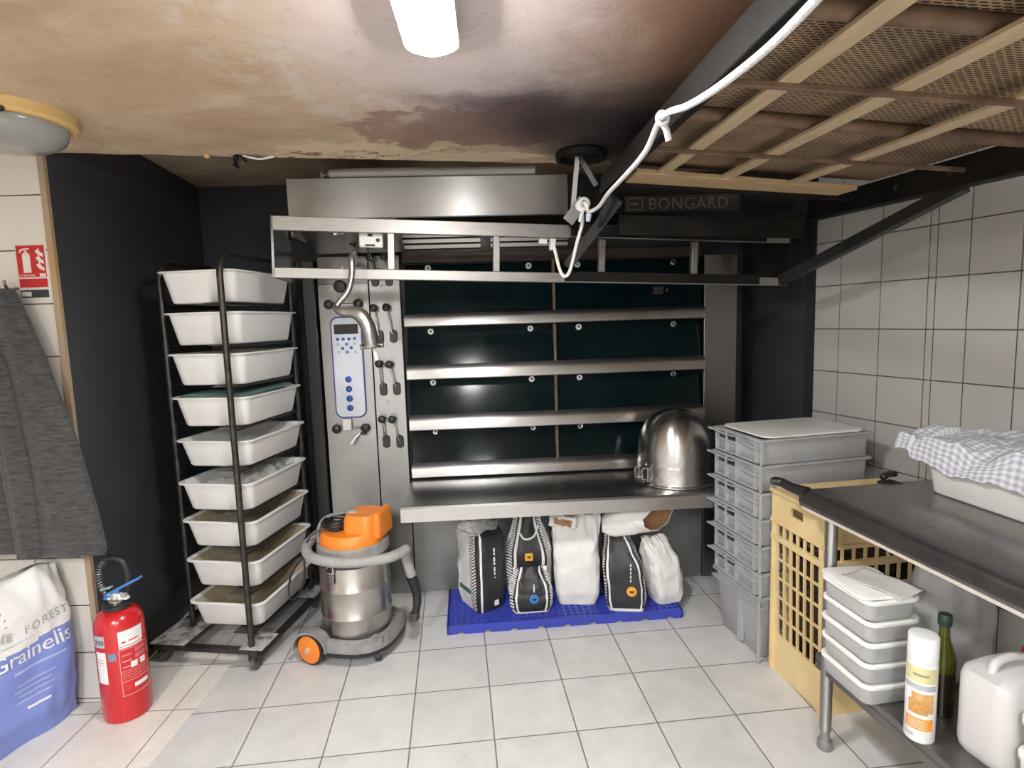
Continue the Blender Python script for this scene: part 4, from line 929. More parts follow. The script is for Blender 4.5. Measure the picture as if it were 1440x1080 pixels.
# ------------------------------------------------------------------ grey stacking crates
EA = .206; E0 = V((1.117, 2.515, 0)); EM = Matrix.Translation(E0) @ Matrix.Rotation(EA, 4, 'Z')
def crate_mesh(h, taper=.012):
    w, l = .6, .4
    b = MB()
    def R(dw, z): return rrect(w - 2 * dw, l - 2 * dw, .02, z, 4, w / 2, l / 2)
    b.loft([R(.016 + taper, 0), R(.012 + taper, .004), R(.014, h - .012), R(.0, h - .010), R(-.002, h - .006), R(-.002, h - .001), R(.003, h), R(.018, h), R(.019, h - .006), R(.020 + taper, .006)])
    return b
def make_crate(h, label, tall=False):
    t = thing('stacking_crate', label, 'crate', (0, 0, 0), EA, 'grey stacking crates by the wall')
    crate_mesh(h, .03 if tall else .006).build('shell', GREYP, t, ang=45)
    # short side towards the left: sunk handle between ribs
    x = .012
    if not tall:
        b = MB()
        for y in (.045, .19, .275, .365): b.box(-.004, .016, y - .004, y + .004, .012, h - .008)
        b.box(-.004, .016, .19, .365, h - .052, h - .046).box(-.003, .016, .03, .37, .010, .016)
        b.build('rib', GREYP, t, smooth=False)
        b = MB()
        pr = [(.395, -.034, .0), (.37, -.022, -.006), (.31, -.012, -.014), (.25, -.010, -.016), (.19, -.012, -.012)]
        pr2 = [(.185, -.014, -.004), (.14, -.024, -.014), (.09, -.026, -.026), (.04, -.018, -.034), (.012, -.004, -.038)]
        for q_ in (pr, pr2): b.loft([[(x_, y_, h - .001 + z_), (.014, y_, h - .003 + z_), (.014, y_, h - .008 + z_), (x_, y_, h - .006 + z_)] for y_, x_, z_ in q_])
        b.build('grip_lip', GREYP, t, smooth=False)
        MB().box(.004, .012, .215, .345, h - .042, h - .018).build('hand_slot', BLACKP, t, smooth=False)
    else:
        MB().box(.016, .034, .16, .19, .02, h - .02).build('rib', GREYP, t, smooth=False)
        MB().box(.0, .03, .0, .40, h - .05, h - .044).build('rib', GREYP, t, smooth=False)
    b = MB().box(-.003, .006, -.003, .006, .006, h - .004)
    b.build('corner_rib', GREYP, t, smooth=False)
    return t
zs = [.003, .320, .4375, .5675, .699, .826, .952, 1.0735]
names = ['lowest grey stacking crate, taller than those above, on the floor', 'grey stacking crate directly on top of the tall bottom crate', 'grey stacking crate third from the bottom of the stack', 'grey stacking crate in the middle of the stack', 'grey stacking crate third from the top of the stack', 'grey stacking crate second from the top of stack', 'topmost grey stacking crate carrying a white lid, near bowl']
c_ = make_crate(zs[1] - zs[0] + .0, names[0], True); c_.location = EM @ V((0, 0, zs[0]))
c1 = make_crate(.120, names[1]); 
for i in range(1, 7):
    o = c1 if i == 1 else dup(c1, (0, 0, 0), EA, names[i])
    h = zs[i + 1] - zs[i]
    o.location = EM @ V((random.uniform(-.003, .003), random.uniform(-.003, .003), zs[i] + .0005)); o.rotation_euler.z = EA; o.scale.z = (h - .0008) / .120
t = thing('crate_lid', 'white rounded plastic lid lying on the topmost grey crate', 'lid', EM @ V((.305, .2, 1.0738)), EA)
MB().loft([rrect(.53, .355, .05, .0, 8), rrect(.545, .37, .055, .003, 8), rrect(.545, .37, .055, .010, 8), rrect(.52, .345, .05, .013, 8)]).build('panel', LIDP, t)

# ------------------------------------------------------------------ yellow bread crate
YA = rad(8.2); YC = thing('bread_crate', 'tall yellow plastic bread crate with grid sides beside the worktable', 'crate', (1.207, 2.150, 0), YA)
cw, cd, chh = .58, .345, .865
def side(L_, fn):
    """Grid wall of length L_ built in (s, z), mapped by fn(s, z, depth)."""
    b = MB()
    def bx(s0, s1, z0, z1, t0=0, t1=.012):
        P_ = [fn(s0, z0, t0), fn(s1, z0, t0), fn(s1, z0, t1), fn(s0, z0, t1), fn(s0, z1, t0), fn(s1, z1, t0), fn(s1, z1, t1), fn(s0, z1, t1)]; b.hexa(P_)
    bx(0, L_, 0, .185); bx(0, L_, .705, .74); bx(0, L_, chh - .012, chh)
    bx(0, L_ * .38, .74, chh - .012); bx(L_ * .62, L_, .74, chh - .012); bx(L_ * .38, L_ * .62, .74, .775); bx(L_ * .38, L_ * .62, .815, chh - .012)
    bx(0, L_, .715, .728, -.010, 0); bx(0, L_, chh - .014, chh, -.012, 0); bx(0, L_, .630, .655, -.006, .012)
    bx(0, .034, .185, .705); bx(L_ - .034, L_, .185, .705)
    n = max(6, int(L_ / .055))
    for i in range(1, n): s = .034 + (L_ - .068) * i / n; bx(s - .0052, s + .0052, .185, .705, .001, .010)
    for z in (.275, .365, .455, .545): bx(.034, L_ - .034, z - .0052, z + .0052, .002, .009)
    return b
tp = .02   # slight taper towards the floor
side(cd, lambda s, z, t_: (t_ + .0 + tp * (1 - z / chh), s, z)).build('grid_side', YELP, YC, smooth=False)
side(cd, lambda s, z, t_: (cw - t_ - tp * (1 - z / chh), s, z)).build('grid_side', YELP, YC, smooth=False)
side(cw, lambda s, z, t_: (s, t_ + .0, z)).build('grid_side', YELP, YC, smooth=False)
side(cw, lambda s, z, t_: (s, cd - t_, z)).build('grid_side', YELP, YC, smooth=False)
MB().box(.03, cw - .03, .012, cd - .012, .012, .03).build('crate_floor', YELP, YC, smooth=False)

DT = mat('dark_bakeware', (.05, .035, .026), .5, .6, (.09, .065, .05), scale=9)
YM = Matrix.Translation((1.207, 2.150, 0)) @ Matrix.Rotation(YA, 4, 'Z')
tn = ['dark baking tray standing in the yellow crate, nearest the left side', 'dark baking tray in the yellow crate, second from left', 'dark baking tray in the yellow crate, third from left', 'dark baking tray standing in yellow crate, nearest the right side']
bt = thing('baking_tray', tn[0], 'tray', YM @ V((.085, .04, .031)), YA, 'dark baking trays in the yellow crate')
b = MB()
for k in range(5): b.tube([(.008 * math.sin(PI * (k + .5) * 2), .004, .05 + .12 * k), (.0, .26, .05 + .12 * k)], .012, 8)
b.box(-.002, .002, 0, .262, .0, .60); b.build('sheet', DT, bt, smooth=False)
MB().tube([(0, 0, 0), (0, .264, 0), (0, .264, .62), (0, 0, .62)], .005, 8, closed=True).build('rim_wire', RACKM, bt)
for k in range(1, 4): dup(bt, YM @ V((.085 + .13 * k, .04, .031)), YA, tn[k])

# ------------------------------------------------------------------ steel worktable on the right
TA = rad(8.2); T0 = V((1.095, 2.13, 0)); TZ = .965
TM = Matrix.Translation(T0) @ Matrix.Rotation(TA, 4, 'Z')
TB = thing('work_table', 'dark steel worktable with lower shelf along the right tiled wall', 'table', T0, TA)
TW, TL = .66, 1.75
R = [(.0, TZ - .012), (.004, TZ - .004), (.014, TZ), (TW, TZ), (TW, TZ - .03), (.03, TZ - .03), (.03, TZ - .060), (.0, TZ - .060)]
b = MB().loft([[(x, y, z) for x, z in R] for y in (0, -.6, -1.2, -TL)])
b.build('tabletop', TABLET, TB, ang=60, bevel=.002)
b = MB().loft([[(x, y, z) for x, z in ((-.004, TZ - .045), (-.005, TZ - .012), (.004, TZ + .001), (.020, TZ + .004), (.055, TZ + .002), (.055, TZ - .004), (.006, TZ - .014), (.004, TZ - .045))] for y in (-.004, -.6, -1.2, -TL)])
b.build('edge_roll', mat('black_edge_band', (.022, .021, .021), .38, 0, (.035, .033, .032), scale=10), TB, ang=50)
MB().box(-.003, .004, -TL, -.02, TZ - .068, TZ - .058).build('edge_strip', mat('pale_edge', (.55, .50, .44), .5), TB, smooth=False)
for x, y in ((.028, -.146), (.575, -.10), (.575, -TL + .1), (.04, -TL + .1)):
    l_ = MB().cyl((x, y, .075), (x, y, TZ - .03), .0205, seg=24).build('leg', STEEL, TB)
    MB().lathe([(.017, .035), (.017, .078)], (x, y, 0), None, 20).lathe([(.026, 0), (.028, .006), (.024, .035), (.014, .042)], (x, y, 0), None, 20).build('foot', STEELG, l_)
MB().box(.012, .64, -TL + .05, -.10, .333, .3595).box(.012, .032, -TL + .05, -.10, .300, .333).build('lower_shelf', mat('dark_shelf_steel', (.24, .225, .215), .36, .85, (.17, .16, .15), scale=4, rvar=.08), TB, bevel=.003)
MB().tube(spline([(.012, -.03, TZ - .005), (-.01, .035, TZ + .0), (-.022, .085, TZ + .008), (-.055, .100, TZ + .012)], 6), [.024, .023, .022, .021, .02, .019, .018, .018, .018, .018, .018, .018, .018, .018, .017, .017, .016, .014, .012], 12).build('taped_corner', BLACKP, TB)
MB().box(.36, .43, -.03, .035, TZ - .02, TZ + .003).tube(spline([(.38, .03, TZ + .012), (.42, .045, TZ + .02), (.46, .05, TZ + .018)], 5), .013, 10).build('taped_corner', BLACKP, TB, bevel=.006)

def on_table(x, y, z): return TM @ V((x, y, z))
# white tub under a gingham cloth
TBL = thing('storage_tub', 'white tub under a gingham cloth on the worktable', 'tub', (1.728, 1.772, TZ + .001), rad(7))
tub_mesh(.34, .68, .112, tap=.022, rim=.012).build('shell', [WHITEP, WHITEP], TBL, ang=50)
def cloth(u, v_):
    x = (u - .5) * .52; y = (v_ - .5) * .80 + .03
    if x > 0: x *= .75
    ex_ = max(0, abs(x) - .168); eyy = max(0, abs(y) - .32)
    z = .122 + .035 * math.cos(x * 6) * math.cos(y * 2.6) - .85 * ex_ * (1.0 if x < 0 else .4) - .12 * eyy
    xx = x - (math.copysign(ex_, x) * .78 if ex_ else 0)
    z += .050 * noise.noise(V((x * 6, y * 6, 1))) + .03 - .02 * abs(noise.noise(V((x * 5 + y * 6, y * 3, 21)))) + .012 * noise.noise(V((x * 17, y * 15, 4))) + .006 * noise.noise(V((x * 40, y * 38, 9)))
    xx += .010 * noise.noise(V((x * 8, y * 9, 12)))
    if v_ > .9: z += .02
    return (xx, y, z)
o = MB().grid(cloth, 90, 120).build('gingham_cloth', gingham_mat(), None, ang=80, solid=.003)
o.location = (1.728, 1.79, TZ + .030); o.rotation_euler.z = rad(6)
tag(o, 'grey and white gingham cloth heaped over a white tub on the worktable', 'cloth')

# food containers on the lower shelf
SZ = .36
def make_box():
    t = thing('food_container', 'x', 'container', (0, 0, 0), 0, 'lidded food containers stacked on lower shelf')
    MB().loft([rrect(.178, .225, .03, 0, 6), rrect(.186, .233, .032, .006, 6), rrect(.196, .243, .034, .066, 6), rrect(.19, .237, .03, .068, 6)]).build('box', CLEARP, t, ang=50)
    MB().loft([rrect(.200, .247, .035, .062, 6), rrect(.212, .259, .04, .064, 6), rrect(.213, .260, .04, .0735, 6), rrect(.205, .252, .036, .0765, 6), rrect(.190, .237, .03, .0765, 6), rrect(.186, .233, .03, .0735, 6)]).build('lid', LIDP, t, ang=50)
    return t
bx = make_box(); bn = ['lowest white lidded food container, standing on the lower shelf', 'second lidded food container from the bottom of its stack', 'middle lidded food container of the stack of five', 'fourth lidded food container from the bottom, one below the top', 'top lidded food container, under the loose lid and slip']
for i in range(5):
    o = bx if i == 0 else dup(bx, (0, 0, 0), 0, '')
    o['label'] = bn[i]; o.scale = (.94, .92, .93); o.location = (1.192 + random.uniform(-.003, .003), 1.842 + random.uniform(-.003, .003), SZ + .0722 * i); o.rotation_euler.z = TA + rad(random.uniform(-1, 1))
zt_ = SZ + .0722 * 4 + .0715
t = thing('loose_lid', 'loose white lid lying askew on the top food container', 'lid', (1.182, 1.845, zt_), rad(3)); t.scale = (.95, .93, .95)
MB().loft([rrect(.196, .243, .035, 0, 6), rrect(.205, .252, .04, .004, 6), rrect(.205, .252, .04, .009, 6), rrect(.19, .237, .03, .012, 6)]).build('panel', LIDP, t)
MB().lathe([(.010, .012), (.010, .0128)], (-.045, .055, 0), None, 16).build('embossed_mark', mat('faint_pink_print', (.62, .48, .46), .6), t)
def slip(u, v_): return ((u - .5) * .12, (v_ - .5) * .20, .004 + .012 * max(0, u - .6) + .003 * math.sin(v_ * 5))
o = MB().grid(slip, 12, 16).build('plastic_slip', mat('clear_slip', (.78, .77, .73), .3, alpha=.75), None, solid=.001); o.location = (1.215, 1.815, zt_ + .0125); o.rotation_euler.z = rad(24)
tag(o, 'thin clear slip lying on the loose lid of the container stack', 'plastic slip')

# spray can
SC = thing('spray_can', 'white spray can with bread picture label on the lower shelf', 'spray can', (1.199, 1.591, SZ), rad(22)); SC.scale = (.93, .93, .93)
MB().lathe([(.040, 0), (.0425, .004), (.0425, .262), (.041, .266)], seg=40).build('can', SPRAYW, SC)
MB().lathe([(.0415, .266), (.0425, .268), (.0420, .345), (.040, .350), (.030, .352), (.005, .352)], seg=40).build('cap', SPRAYW, SC)
def wrap(a0, a1, z0, z1, rr, m, name, par=SC, n=14):
    b = MB(); b.grid(lambda u, v_: (rr * math.cos(a0 + (a1 - a0) * u), rr * math.sin(a0 + (a1 - a0) * u), z0 + (z1 - z0) * v_), n, 2); return b.build(name, m, par)
A0 = -PI / 2 - rad(22) - rad(40)
wrap(A0 - 1.15, A0 + 1.15, .205, .255, .0430, LBLY, 'label_band')
wrap(A0 - 1.15, A0 + 1.15, .180, .198, .0430, LBLK, 'label_band')
wrap(A0 - .55, A0 + .95, .105, .170, .0432, BREAD, 'bread_picture')
wrap(A0 - .75, A0 + .55, .098, .145, .0434, mat('printed_loaf', (.62, .34, .11), .6, 0, (.44, .21, .05), scale=70), 'bread_picture')
wrap(A0 - .95, A0 + .95, .045, .085, .0432, LBLO, 'label_band')
for k in range(4): wrap(A0 - .75, A0 + .55 - .15 * (k % 2), .052 + .008 * k, .054 + .008 * k, .0435, WHITE, 'print_line')
wrap(A0 - .5, A0 + .5, .226, .234, .0433, mat('olive_script', (.30, .33, .25), .6), 'print_line')
wrap(A0 - .9, A0 - .3, .020, .030, .0432, LBLK, 'print_line')

OB = thing('oil_bottle', 'olive green glass oil bottle with dark cap behind the spray can', 'bottle', (1.338, 1.690, SZ), 0); OB.scale = (1, 1, .93)
MB().lathe([(.030, .0), (.034, .004), (.034, .155), (.033, .160)], seg=32).build('oil', OLIVED, OB)
MB().lathe([(.0335, .158), (.0345, .165), (.0345, .195), (.030, .225), (.018, .262), (.0145, .285), (.0145, .325)], seg=32).build('neck', OLIVE, OB)
MB().lathe([(.0185, .318), (.019, .320), (.019, .352), (.017, .355), (.004, .355)], seg=28).build('cap', CAPG, OB)

JC = thing('jerrycan', 'milky plastic jerrycan with red cap on the lower shelf', 'jerrycan', (1.395, 1.515, SZ), rad(12))
def jr(w_, d_, z, dx=0, r=.04): return rrect(w_, d_, r, z, 7, dx)
MB().loft([jr(.20, .13, 0), jr(.215, .145, .012), jr(.22, .15, .03), jr(.22, .15, .225), jr(.205, .14, .250, .0), jr(.15, .11, .268, .02), jr(.09, .08, .274, .03, .03)]).build('body', HDPE, JC, ang=50)
MB().tube(spline([(-.07, .0, .245), (-.055, 0, .285), (.0, 0, .296), (.045, 0, .288)], 6), [.012] * 19, 12).build('handle', HDPE, JC)
MB().lathe([(.024, .27), (.030, .273), (.030, .308), (.027, .312), (.004, .312)], (.085, .0, -.012), None, 28).build('cap', REDC, JC)
q = MB().box(.09, .1125, -.05, .05, .05, .16).build('label', INK, JC, smooth=False)
MB().hexa([(-.02, -.0755, .06), (.095, -.0755, .06), (.095, -.0745, .06), (-.02, -.0745, .06), (-.02, -.0755, .17), (.095, -.0755, .17), (.095, -.0745, .17), (-.02, -.0745, .17)]).build('label', INK, JC, smooth=False)
def pot(loc, label):
    t = thing('plastic_pot', label, 'pot', loc, 0, 'small white pots on the lower shelf')
    MB().lathe([(.042, 0), (.045, .003), (.050, .085), (.048, .087)], seg=32).build('tub', LIDP, t)
    MB().lathe([(.052, .083), (.0545, .085), (.0545, .097), (.050, .100), (.004, .100)], seg=32).build('lid', LIDP, t)
pot((1.372, 1.372, SZ), 'white lidded plastic pot on the shelf, in front of the jerrycan')
pot((1.374, 1.370, SZ + .1005), 'white lidded plastic pot stacked on another pot, at right edge')

# milky bag at the back of the lower shelf
def bagf(u, v_):   # the bag narrows to its gathered top
    a_ = u * 2 * PI; f = v_
    wx = .155 * (1 - .30 * f ** 2) * (1 + .15 * math.sin(f * PI)); wy = .11 * (1 - .45 * f ** 2)
    k = 1 + .16 * noise.noise(V((math.cos(a_) * 1.6, math.sin(a_) * 1.6, f * 2.5))) + .06 * noise.noise(V((math.cos(a_) * 5, math.sin(a_) * 5, f * 8)))
    if f < .08: k *= .85 + f * 1.9
    return (wx * k * math.cos(a_), wy * k * math.sin(a_), .385 * f + .03 * f * noise.noise(V((math.cos(a_) * 2, math.sin(a_) * 2, 7))))
b = MB().grid(bagf, 64, 30)
o = b.build('plastic_bag', BAGW, None, ang=70); o.location = (1.530, 1.93, SZ + .001); o.rotation_euler.z = rad(10)
tag(o, 'crumpled milky plastic bag at the back of the lower shelf', 'plastic bag')

# ------------------------------------------------------------------ extinguisher and its sign
EX = thing('fire_extinguisher', 'red fire extinguisher with blue lever standing at the wall corner', 'fire extinguisher', (-1.722, 2.325, 0), rad(0))
MB().lathe([(.080, .0), (.088, .004), (.092, .022), (.092, .405), (.088, .435), (.074, .462), (.050, .478), (.030, .482)], seg=56).build('cylinder', RED, EX)
MB().lathe([(.034, .478), (.054, .481), (.054, .497), (.046, .502), (.03, .502)], seg=36).build('neck_collar', BLACKP, EX)
MB().lathe([(.030, .498), (.030, .512), (.022, .520), (.020, .548)], seg=24).build('valve', CHROME, EX)
MB().hexa([(-.035, -.014, .515), (.055, -.014, .515), (.055, .014, .515), (-.035, .014, .515), (-.025, -.014, .545), (.035, -.014, .540), (.035, .014, .540), (-.025, .014, .545)]).build('valve_block', LIDP, EX, bevel=.004)
L_ = MB().bar((-.040, 0, .535), (.118, -.005, .612), .026, .010, (0, 0, 1)).bar((-.045, 0, .520), (.02, 0, .555), .030, .012, (0, 0, 1)).build('lever', BLUEH, EX, bevel=.003)
MB().bar((-.055, -.005, .560), (-.01, -.005, .572), .022, .006, (0, 0, 1)).build('seal_tag', mat('pale_green_tag', (.30, .48, .42), .5), L_, bevel=.002)
MB().lathe([(.012, -.006), (.012, .006)], (.045, -.016, .540), (0, -1, 0), 16).build('gauge', CHROME, EX)
hz = spline([(.035, .018, .535), (.048, .02, .60), (.035, .02, .668), (-.012, .02, .692), (-.055, .02, .672), (-.075, .018, .625), (-.068, .012, .575), (-.045, .008, .535), (-.028, .005, .515)], 8)
H_ = MB().tube(hz, .0125, 14).build('hose', BLACKP, EX)
sp_ = []
seg_ = hz[30:58]
for i in range(len(seg_) * 6):
    f = i / 6; k = int(min(f, len(seg_) - 2)); p_ = seg_[k].lerp(seg_[k + 1], f - k); t_ = (seg_[k + 1] - seg_[k]).normalized()
    a_ = t_.cross(V((0, 1, 0))).normalized(); c_ = t_.cross(a_); an = i * 2 * PI / 12
    sp_.append(p_ + (a_ * math.cos(an) + c_ * math.sin(an)) * .0145)
MB().tube(sp_, .0018, 6).build('spring_guard', STEELD, H_)
def lab(a0, a1, z0, z1, m, name, rr=.0925): return wrap(rad(a0 + 18), rad(a1 + 18), z0, z1, rr, m, name, EX, 20)
lab(-78, -18, .340, .405, LIDP, 'inspection_label')
for k in range(3): lab(-74, -26, .392 - .010 * k, .393 - .010 * k, LBLK, 'print_line', .0929)
lab(-72, -62, .352, .360, REDC, 'print_mark', .0929); lab(-56, -30, .354, .360, REDC, 'print_mark', .0929)
q = lab(-146, -110, .345, .395, LBLK, 'number_label')
b = MB()
for i, ch in enumerate('330'):
    a_ = rad(-122 + 10 * i); 
    Mx = Matrix.Translation((.0932 * math.cos(a_), .0932 * math.sin(a_), .357)) @ Matrix.Rotation(a_ + PI / 2, 4, 'Z') @ TXZ
    text_mb(b, ch, .030, Mx, .0004)
b.build('number', INK, q, smooth=False)
lab(-142, -110, .185, .325, LIDP, 'service_label')
for k in range(3): lab(-138, -116, .290 - .012 * k, .293 - .012 * k, REDC if k == 1 else LBLK, 'print_line', .0929)
lab(-104, -86, .285, .318, mat('steel_blue_print', (.16, .24, .36), .5), 'sticker')
# instruction panel outline and pictograms
PK = mat('pink_print', (.78, .36, .36), .5)
for (z0, z1) in ((.323, .326), (.182, .185), (.228, .230), (.120, .123)): lab(-80, -8, z0, z1, PK, 'panel_outline', .0927)
for a_ in (-80, -9): lab(a_, a_ + 1.6, .120, .326, PK, 'panel_outline', .0927)
lab(-78, -20, .330, .337, WHITE, 'print_line', .0927)
for k in range(3):
    lab(-74, -52, .296 - .026 * k, .300 - .026 * k, PK, 'pictogram', .0927)
    for j in range(3): lab(-44, -14, .312 - .026 * k - .007 * j, .3145 - .026 * k - .007 * j, PK, 'print_line', .0927)
for a_ in (-56, -32): lab(a_, a_ + 16, .236, .262, WHITE, 'pictogram', .0927); 
for k in range(3): lab(-76, -14, .218 - .011 * k, .220 - .011 * k, PK, 'print_line', .0927)
lab(-52, -14, .146, .164, WHITE, 'maker_name', .0927); lab(-70, -58, .144, .166, REDC, 'maker_mark', .0927)

SG = thing('safety_sign', 'red fire extinguisher sign stuck to the cream wall tiles', 'sign', (-1.958, 2.3872, 1.795), rad(0))
def shear(x, z): return x, z
q = MB().box(-.062, .062, -.0025, .0, .0, .222).build('plate', SIGNW, SG, bevel=.002)
MB().box(-.058, .058, -.0035, -.0024, .090, .218).box(-.058, .058, -.0035, -.0024, .048, .084).build('red_field', SIGNR, q, smooth=False)
MB().box(-.058, .058, -.0035, -.0024, .006, .038).build('black_field', SIGNK, q, smooth=False)
b = MB()
b.poly([(-.034, .108), (-.003, .108), (-.003, .180), (-.008, .188), (-.029, .188), (-.034, .180)], -.0045, -.0034)
b.poly([(-.024, .186), (-.013, .186), (-.013, .198), (-.024, .198)], -.0045, -.0034)
b.poly([(-.046, .190), (-.040, .202), (-.020, .208), (-.002, .206), (-.002, .201), (-.020, .202), (-.036, .197), (-.041, .188)], -.0045, -.0034)
b.build('extinguisher_symbol', SIGNW, q, smooth=False); b = MB()
for k in range(3):
    z_ = .118 + .028 * k
    b.poly([(.020, z_ + .022), (.030, z_ + .006), (.052, z_ - .004), (.052, z_ + .010), (.040, z_ + .018), (.034, z_ + .034), (.030, z_ + .026)], -.0045, -.0034)
b.build('flame_symbol', SIGNW, q, smooth=False); b = MB()
text_mb(b, 'EXTINCTEUR', .0105, Matrix.Translation((-.055, -.0038, .094)) @ TXZ, .0004, 1.05)
b.build('sign_text', SIGNW, q, smooth=False); b = MB().box(.030, .054, -.0045, -.0034, .092, .104)
b.build('small_symbol', SIGNW, q, smooth=False); b = MB().box(-.054, -.014, -.0045, -.0034, .012, .030)
b.build('small_symbol', SIGNW, q, smooth=False)

# ------------------------------------------------------------------ hooded knit jacket on a hook
HJ = thing('hanging_jacket', 'grey marled knit jacket hanging on the cream tiled wall', 'jacket', (-2.05, 2.29, .72))
def cloth_loft(cs, seed, fold, n=72):
    """cs: list of (z, cx, cy, wx, wy)."""
    P_ = []
    m_ = len(cs)
    Zs = [c[0] for c in cs]
    rows_ = []
    K = 46
    for j in range(K + 1):
        f = j / K * (m_ - 1); i = min(int(f), m_ - 2); g = f - i; g = g * g * (3 - 2 * g)
        z, cx, cy, wx, wy = [cs[i][k] + (cs[i + 1][k] - cs[i][k]) * g for k in range(5)]
        ring = []
        for k in range(n):
            a_ = 2 * PI * k / n
            q = 1 + fold * (math.sin(a_ * 5 + seed + .6 * math.sin(z * 5)) * .5 + .5 * noise.noise(V((math.cos(a_) * 2.2, math.sin(a_) * 2.2, z * 1.6 + seed)))) * min(1, j / 6)
            ring.append((cx + wx * q * math.cos(a_), cy + wy * q * math.sin(a_), z + (.02 * noise.noise(V((math.cos(a_) * 1.5, seed, 3))) if j == K else 0)))
        rows_.append(ring)
    return MB().loft(rows_)
cloth_loft([(1.115, .03, .02, .035, .03), (1.09, .03, .01, .055, .045), (.85, .085, .0, .085, .05), (.5, .145, .0, .115, .055), (.2, .180, .0, .130, .06), (.035, .195, -.005, .138, .06), (.02, .193, -.005, .130, .052)], 2.0, .16).build('body', KNIT, HJ, ang=60)
cloth_loft([(1.10, .0, .02, .03, .03), (1.07, -.01, .01, .055, .045), (.8, -.06, -.01, .10, .055), (.4, -.10, -.015, .13, .06), (.06, -.10, -.02, .14, .06), (.045, -.10, -.02, .13, .05)], 5.0, .16).build('front_panel', KNIT, HJ, ang=60)
cloth_loft([(.86, .01, -.05, .03, .025), (.80, .018, -.05, .045, .035), (.4, .055, -.052, .052, .036), (.10, .062, -.05, .048, .034), (.03, .062, -.05, .046, .032)], 8.0, .14).build('sleeve', KNIT, HJ, ang=60)
MB().tube(spline([(.025, .095, 1.12), (.025, .05, 1.115), (.025, .035, 1.13), (.025, .03, 1.15)], 5), .006, 8).build('wall_hook', STEELD, HJ)
# red cloth and wooden board at the frame's left edge
o = cloth_loft([(1.62, -2.168, 2.31, .02, .02), (1.55, -2.168, 2.31, .045, .03), (1.1, -2.17, 2.30, .06, .035), (.95, -2.17, 2.30, .055, .03)], 3.3, .15).build('red_cloth', mat('dull_red_cloth', (.28, .075, .07), .9), None, ang=60)
tag(o, 'dull red cloth hanging beside the grey jacket at the left edge', 'cloth')

# ------------------------------------------------------------------ blue and white flour sack at left
sd = V((-.3255, -.9455, 0)).normalized()
LS = thing('flour_sack', 'large white and blue paper flour sack slumped against the left wall', 'flour sack', (-1.985, 2.13, 0), 0)
# local frame: s runs along the front face towards the viewer, n points out of the face
sx = V((.33, .945, 0)).normalized(); nx = V((sx.y, -sx.x, 0))
LM = frame_M((0, 0, 0), sx, -nx, (0, 0, 1))
W_, D_, H2 = .62, .19, .675
def stl(cx, cy, v_): return 1 if v_ < .615 + .02 * cx else 0
nu, nv = 96, 60; rings = []; inf = []
def sackpt(cx, cy, v_):
    f = max(0, (v_ - .80) / .20); f = f * f
    ww = W_ / 2 * (1 + .035 * math.sin(PI * v_ * 1.1) - .02 * v_) * (1 + .06 * max(0, .35 - v_)); dd = D_ / 2 * (.70 + .30 * min(1, v_ * 6)) * (1 + .15 * math.sin(PI * min(1, v_ * 1.1))) * (1 - .82 * f)
    k = .016 * noise.noise(V((cx * 2.2, cy * 2.2, v_ * 3))) + .007 * noise.noise(V((cx * 7, cy * 5, v_ * 8)))
    y = cy * dd + k * cy * 1.3 - .02 * v_ ** 2
    x = cx * ww + k * cx
    z = v_ * H2 + (.03 * noise.noise(V((cx * 2.0, 3, 3))) if v_ > .5 else 0) * (v_ - .5) * 2 + .002
    return V((x - .10 * W_ / .62, y + D_ / 2 + .0, z))
for j in range(nv + 1):
    v_ = j / nv; ring = []
    for i in range(nu):
        a_ = 2 * PI * i / nu - PI / 2
        e = 2 / 4.2
        cx = math.copysign(abs(math.cos(a_)) ** e, math.cos(a_)); cy = math.copysign(abs(math.sin(a_)) ** e, math.sin(a_))
        if j == 0: inf.append((cx, cy))
        ring.append(sackpt(cx, cy, v_))
    rings.append(ring)
SB = MB(LM).loft(rings, mif=lambda i, j: stl(inf[j][0], inf[j][1], (i + .5) / nv)).build('sack_body', [PAPERW, SACKBL], LS, ang=60)
def on_sack(s, z, off=.0015):
    """Point on the front face of the sack; s is the fraction of the half width."""
    cy_ = -(max(0, 1 - abs(s) ** 4.2)) ** (1 / 4.2); p_ = sackpt(s, cy_, z); return p_ + V((off * s ** 9, -off, 0))
def sack_text(body, s0, z0, size, m, name, rise=0, bold=0, sp=1.0):
    b = MB(); tmp = MB(); text_mb(tmp, body, size, Matrix(), .0004, sp)
    out = MB(LM); k = 0; pts = []
    for p_ in tmp.v:
        s = s0 + p_.x / (W_ / 2); z = z0 + p_.y / H2 + rise * p_.x
        q_ = on_sack(max(-.999, min(.999, s)), z, .0022 + p_.z); pts.append(q_)
    out.v = [LM @ q_ for q_ in pts]; out.f = tmp.f; out.m = tmp.m
    return out.build(name, m, SB, smooth=False)
sack_text('MINOTERIE', -.62, .70, .046, mat('grey_print', (.40, .41, .42), .6), 'mill_name', 0, sp=1.15)
sack_text('FOREST', .36, .70, .046, MATS['grey_print'], 'mill_name', 0, sp=1.15)
sack_text('Grainelis', -.06, .535, .088, WHITE, 'flour_name', sp=.95)
def sack_strip(s0, s1, z0, z1, m, name, n=10):
    b = MB(LM); b.grid(lambda u, v_: on_sack(s0 + (s1 - s0) * u, z0 + (z1 - z0) * v_, .0022), n, 2); return b.build(name, m, SB)
PB = mat('pale_blue_print', (.42, .50, .80), .6)
for k, (a_, c_) in enumerate(((.22, .66), (.18, .60), (.24, .62), (.20, .58))): sack_strip(a_, c_, .40 - .035 * k, .41 - .035 * k, PB, 'print_line')
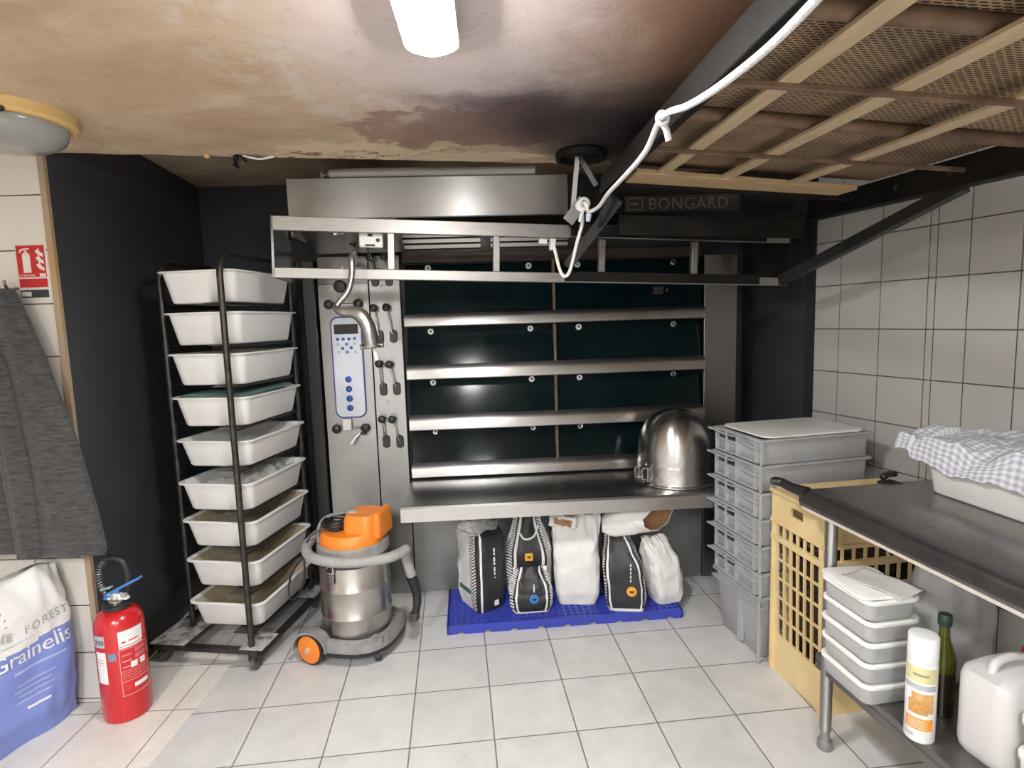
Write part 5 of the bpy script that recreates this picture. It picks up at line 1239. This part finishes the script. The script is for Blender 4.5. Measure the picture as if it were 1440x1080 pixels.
sack_strip(.20, .78, .475, .49, PB, 'print_line'); sack_strip(.30, .55, .24, .255, WHITE, 'print_line'); sack_strip(-.05, .45, .665, .670, mat('pale_grey_print', (.58, .58, .58), .6), 'print_line')
# laurel wreath and wheat ear
b = MB(LM); c0 = (-.13, .82)
for sgn in (1, -1):
    for k in range(9):
        a_ = rad(-80 + 17 * k) if sgn > 0 else rad(260 - 17 * k)
        for rr in (.072, .094):
            px_, pz_ = c0[0] + rr / (W_ / 2) * math.cos(a_), c0[1] + rr / H2 * math.sin(a_)
            tx, tz = -math.sin(a_) * sgn * .55 + math.cos(a_) * (rr - .083) * 40, math.cos(a_) * sgn * .55 + math.sin(a_) * (rr - .083) * 40
            l_ = [];
            for (g, h_) in ((-.011, 0), (0, .0045), (.012, 0), (0, -.0045)):
                l_.append(on_sack(px_ + (g * tx - h_ * tz) / (W_ / 2), pz_ + (g * tz + h_ * tx) / H2, .002))
            kk = b.add(l_); b.face((kk, kk + 1, kk + 2, kk + 3))
b.build('laurel_wreath', mat('laurel_grey', (.33, .34, .36), .6), SB, smooth=False)
b = MB(LM)
for k in range(9):
    for sgn in (-1, 1):
        cxx = -.16 + sgn * .075; cz = .14 + .034 * k
        l_ = [on_sack(cxx + g * .075 * 1.0, cz + h_, .0022) for g, h_ in ((-.9 * sgn, -.018), (.2 * sgn, -.022), (1.0 * sgn, .012), (.6 * sgn, .034), (-.3 * sgn, .014))]
        kk = b.add(l_); b.face([kk + i for i in range(5)])
b.build('wheat_ear', mat('deep_blue_print', (.035, .07, .36), .55), SB, smooth=False)

# ------------------------------------------------------------------ loose cable stub on the ceiling edge
t = thing('cable_stub', 'frayed dark cable stub hanging from the ceiling edge at left', 'cable', (-1.16, 2.575, CEIL + .004))
b = MB()
for k in range(6): b.tube(spline([(0, 0, .0), (.02 * math.cos(k * 2), .01 * math.sin(k), -.02), (.035 * math.cos(k * 2.1 + .3), .012 * math.sin(k * 1.7), -.035 - .012 * (k % 3))], 4), .0045, 6)
b.build('strands', SOOT, t)
MB().tube(spline([(.02, .0, -.008), (.08, .02, -.018), (.14, .035, -.006)], 6), .005, 8).build('sleeve', mat('white_sleeve', (.7, .68, .64), .5), t)
o = MB().lathe([(.012, 0), (.014, -.006), (.008, -.014), (.002, -.016)], (-1.29, 2.56, CEIL), None, 12).build('ceiling_hook', LAMPB, None); tag(o, 'tiny yellowed hook at the ceiling edge above the dark wall', 'hook')

# ------------------------------------------------------------------ world and view
wd = bpy.data.worlds.new('world'); bpy.context.scene.world = wd; wd.use_nodes = True
wd.node_tree.nodes['Background'].inputs[0].default_value = (.8, .85, 1, 1); wd.node_tree.nodes['Background'].inputs[1].default_value = .05
vs = bpy.context.scene.view_settings
vs.view_transform = 'Standard'; vs.look = 'None'; vs.exposure = 1.65; vs.gamma = 1; vs.use_curve_mapping = False
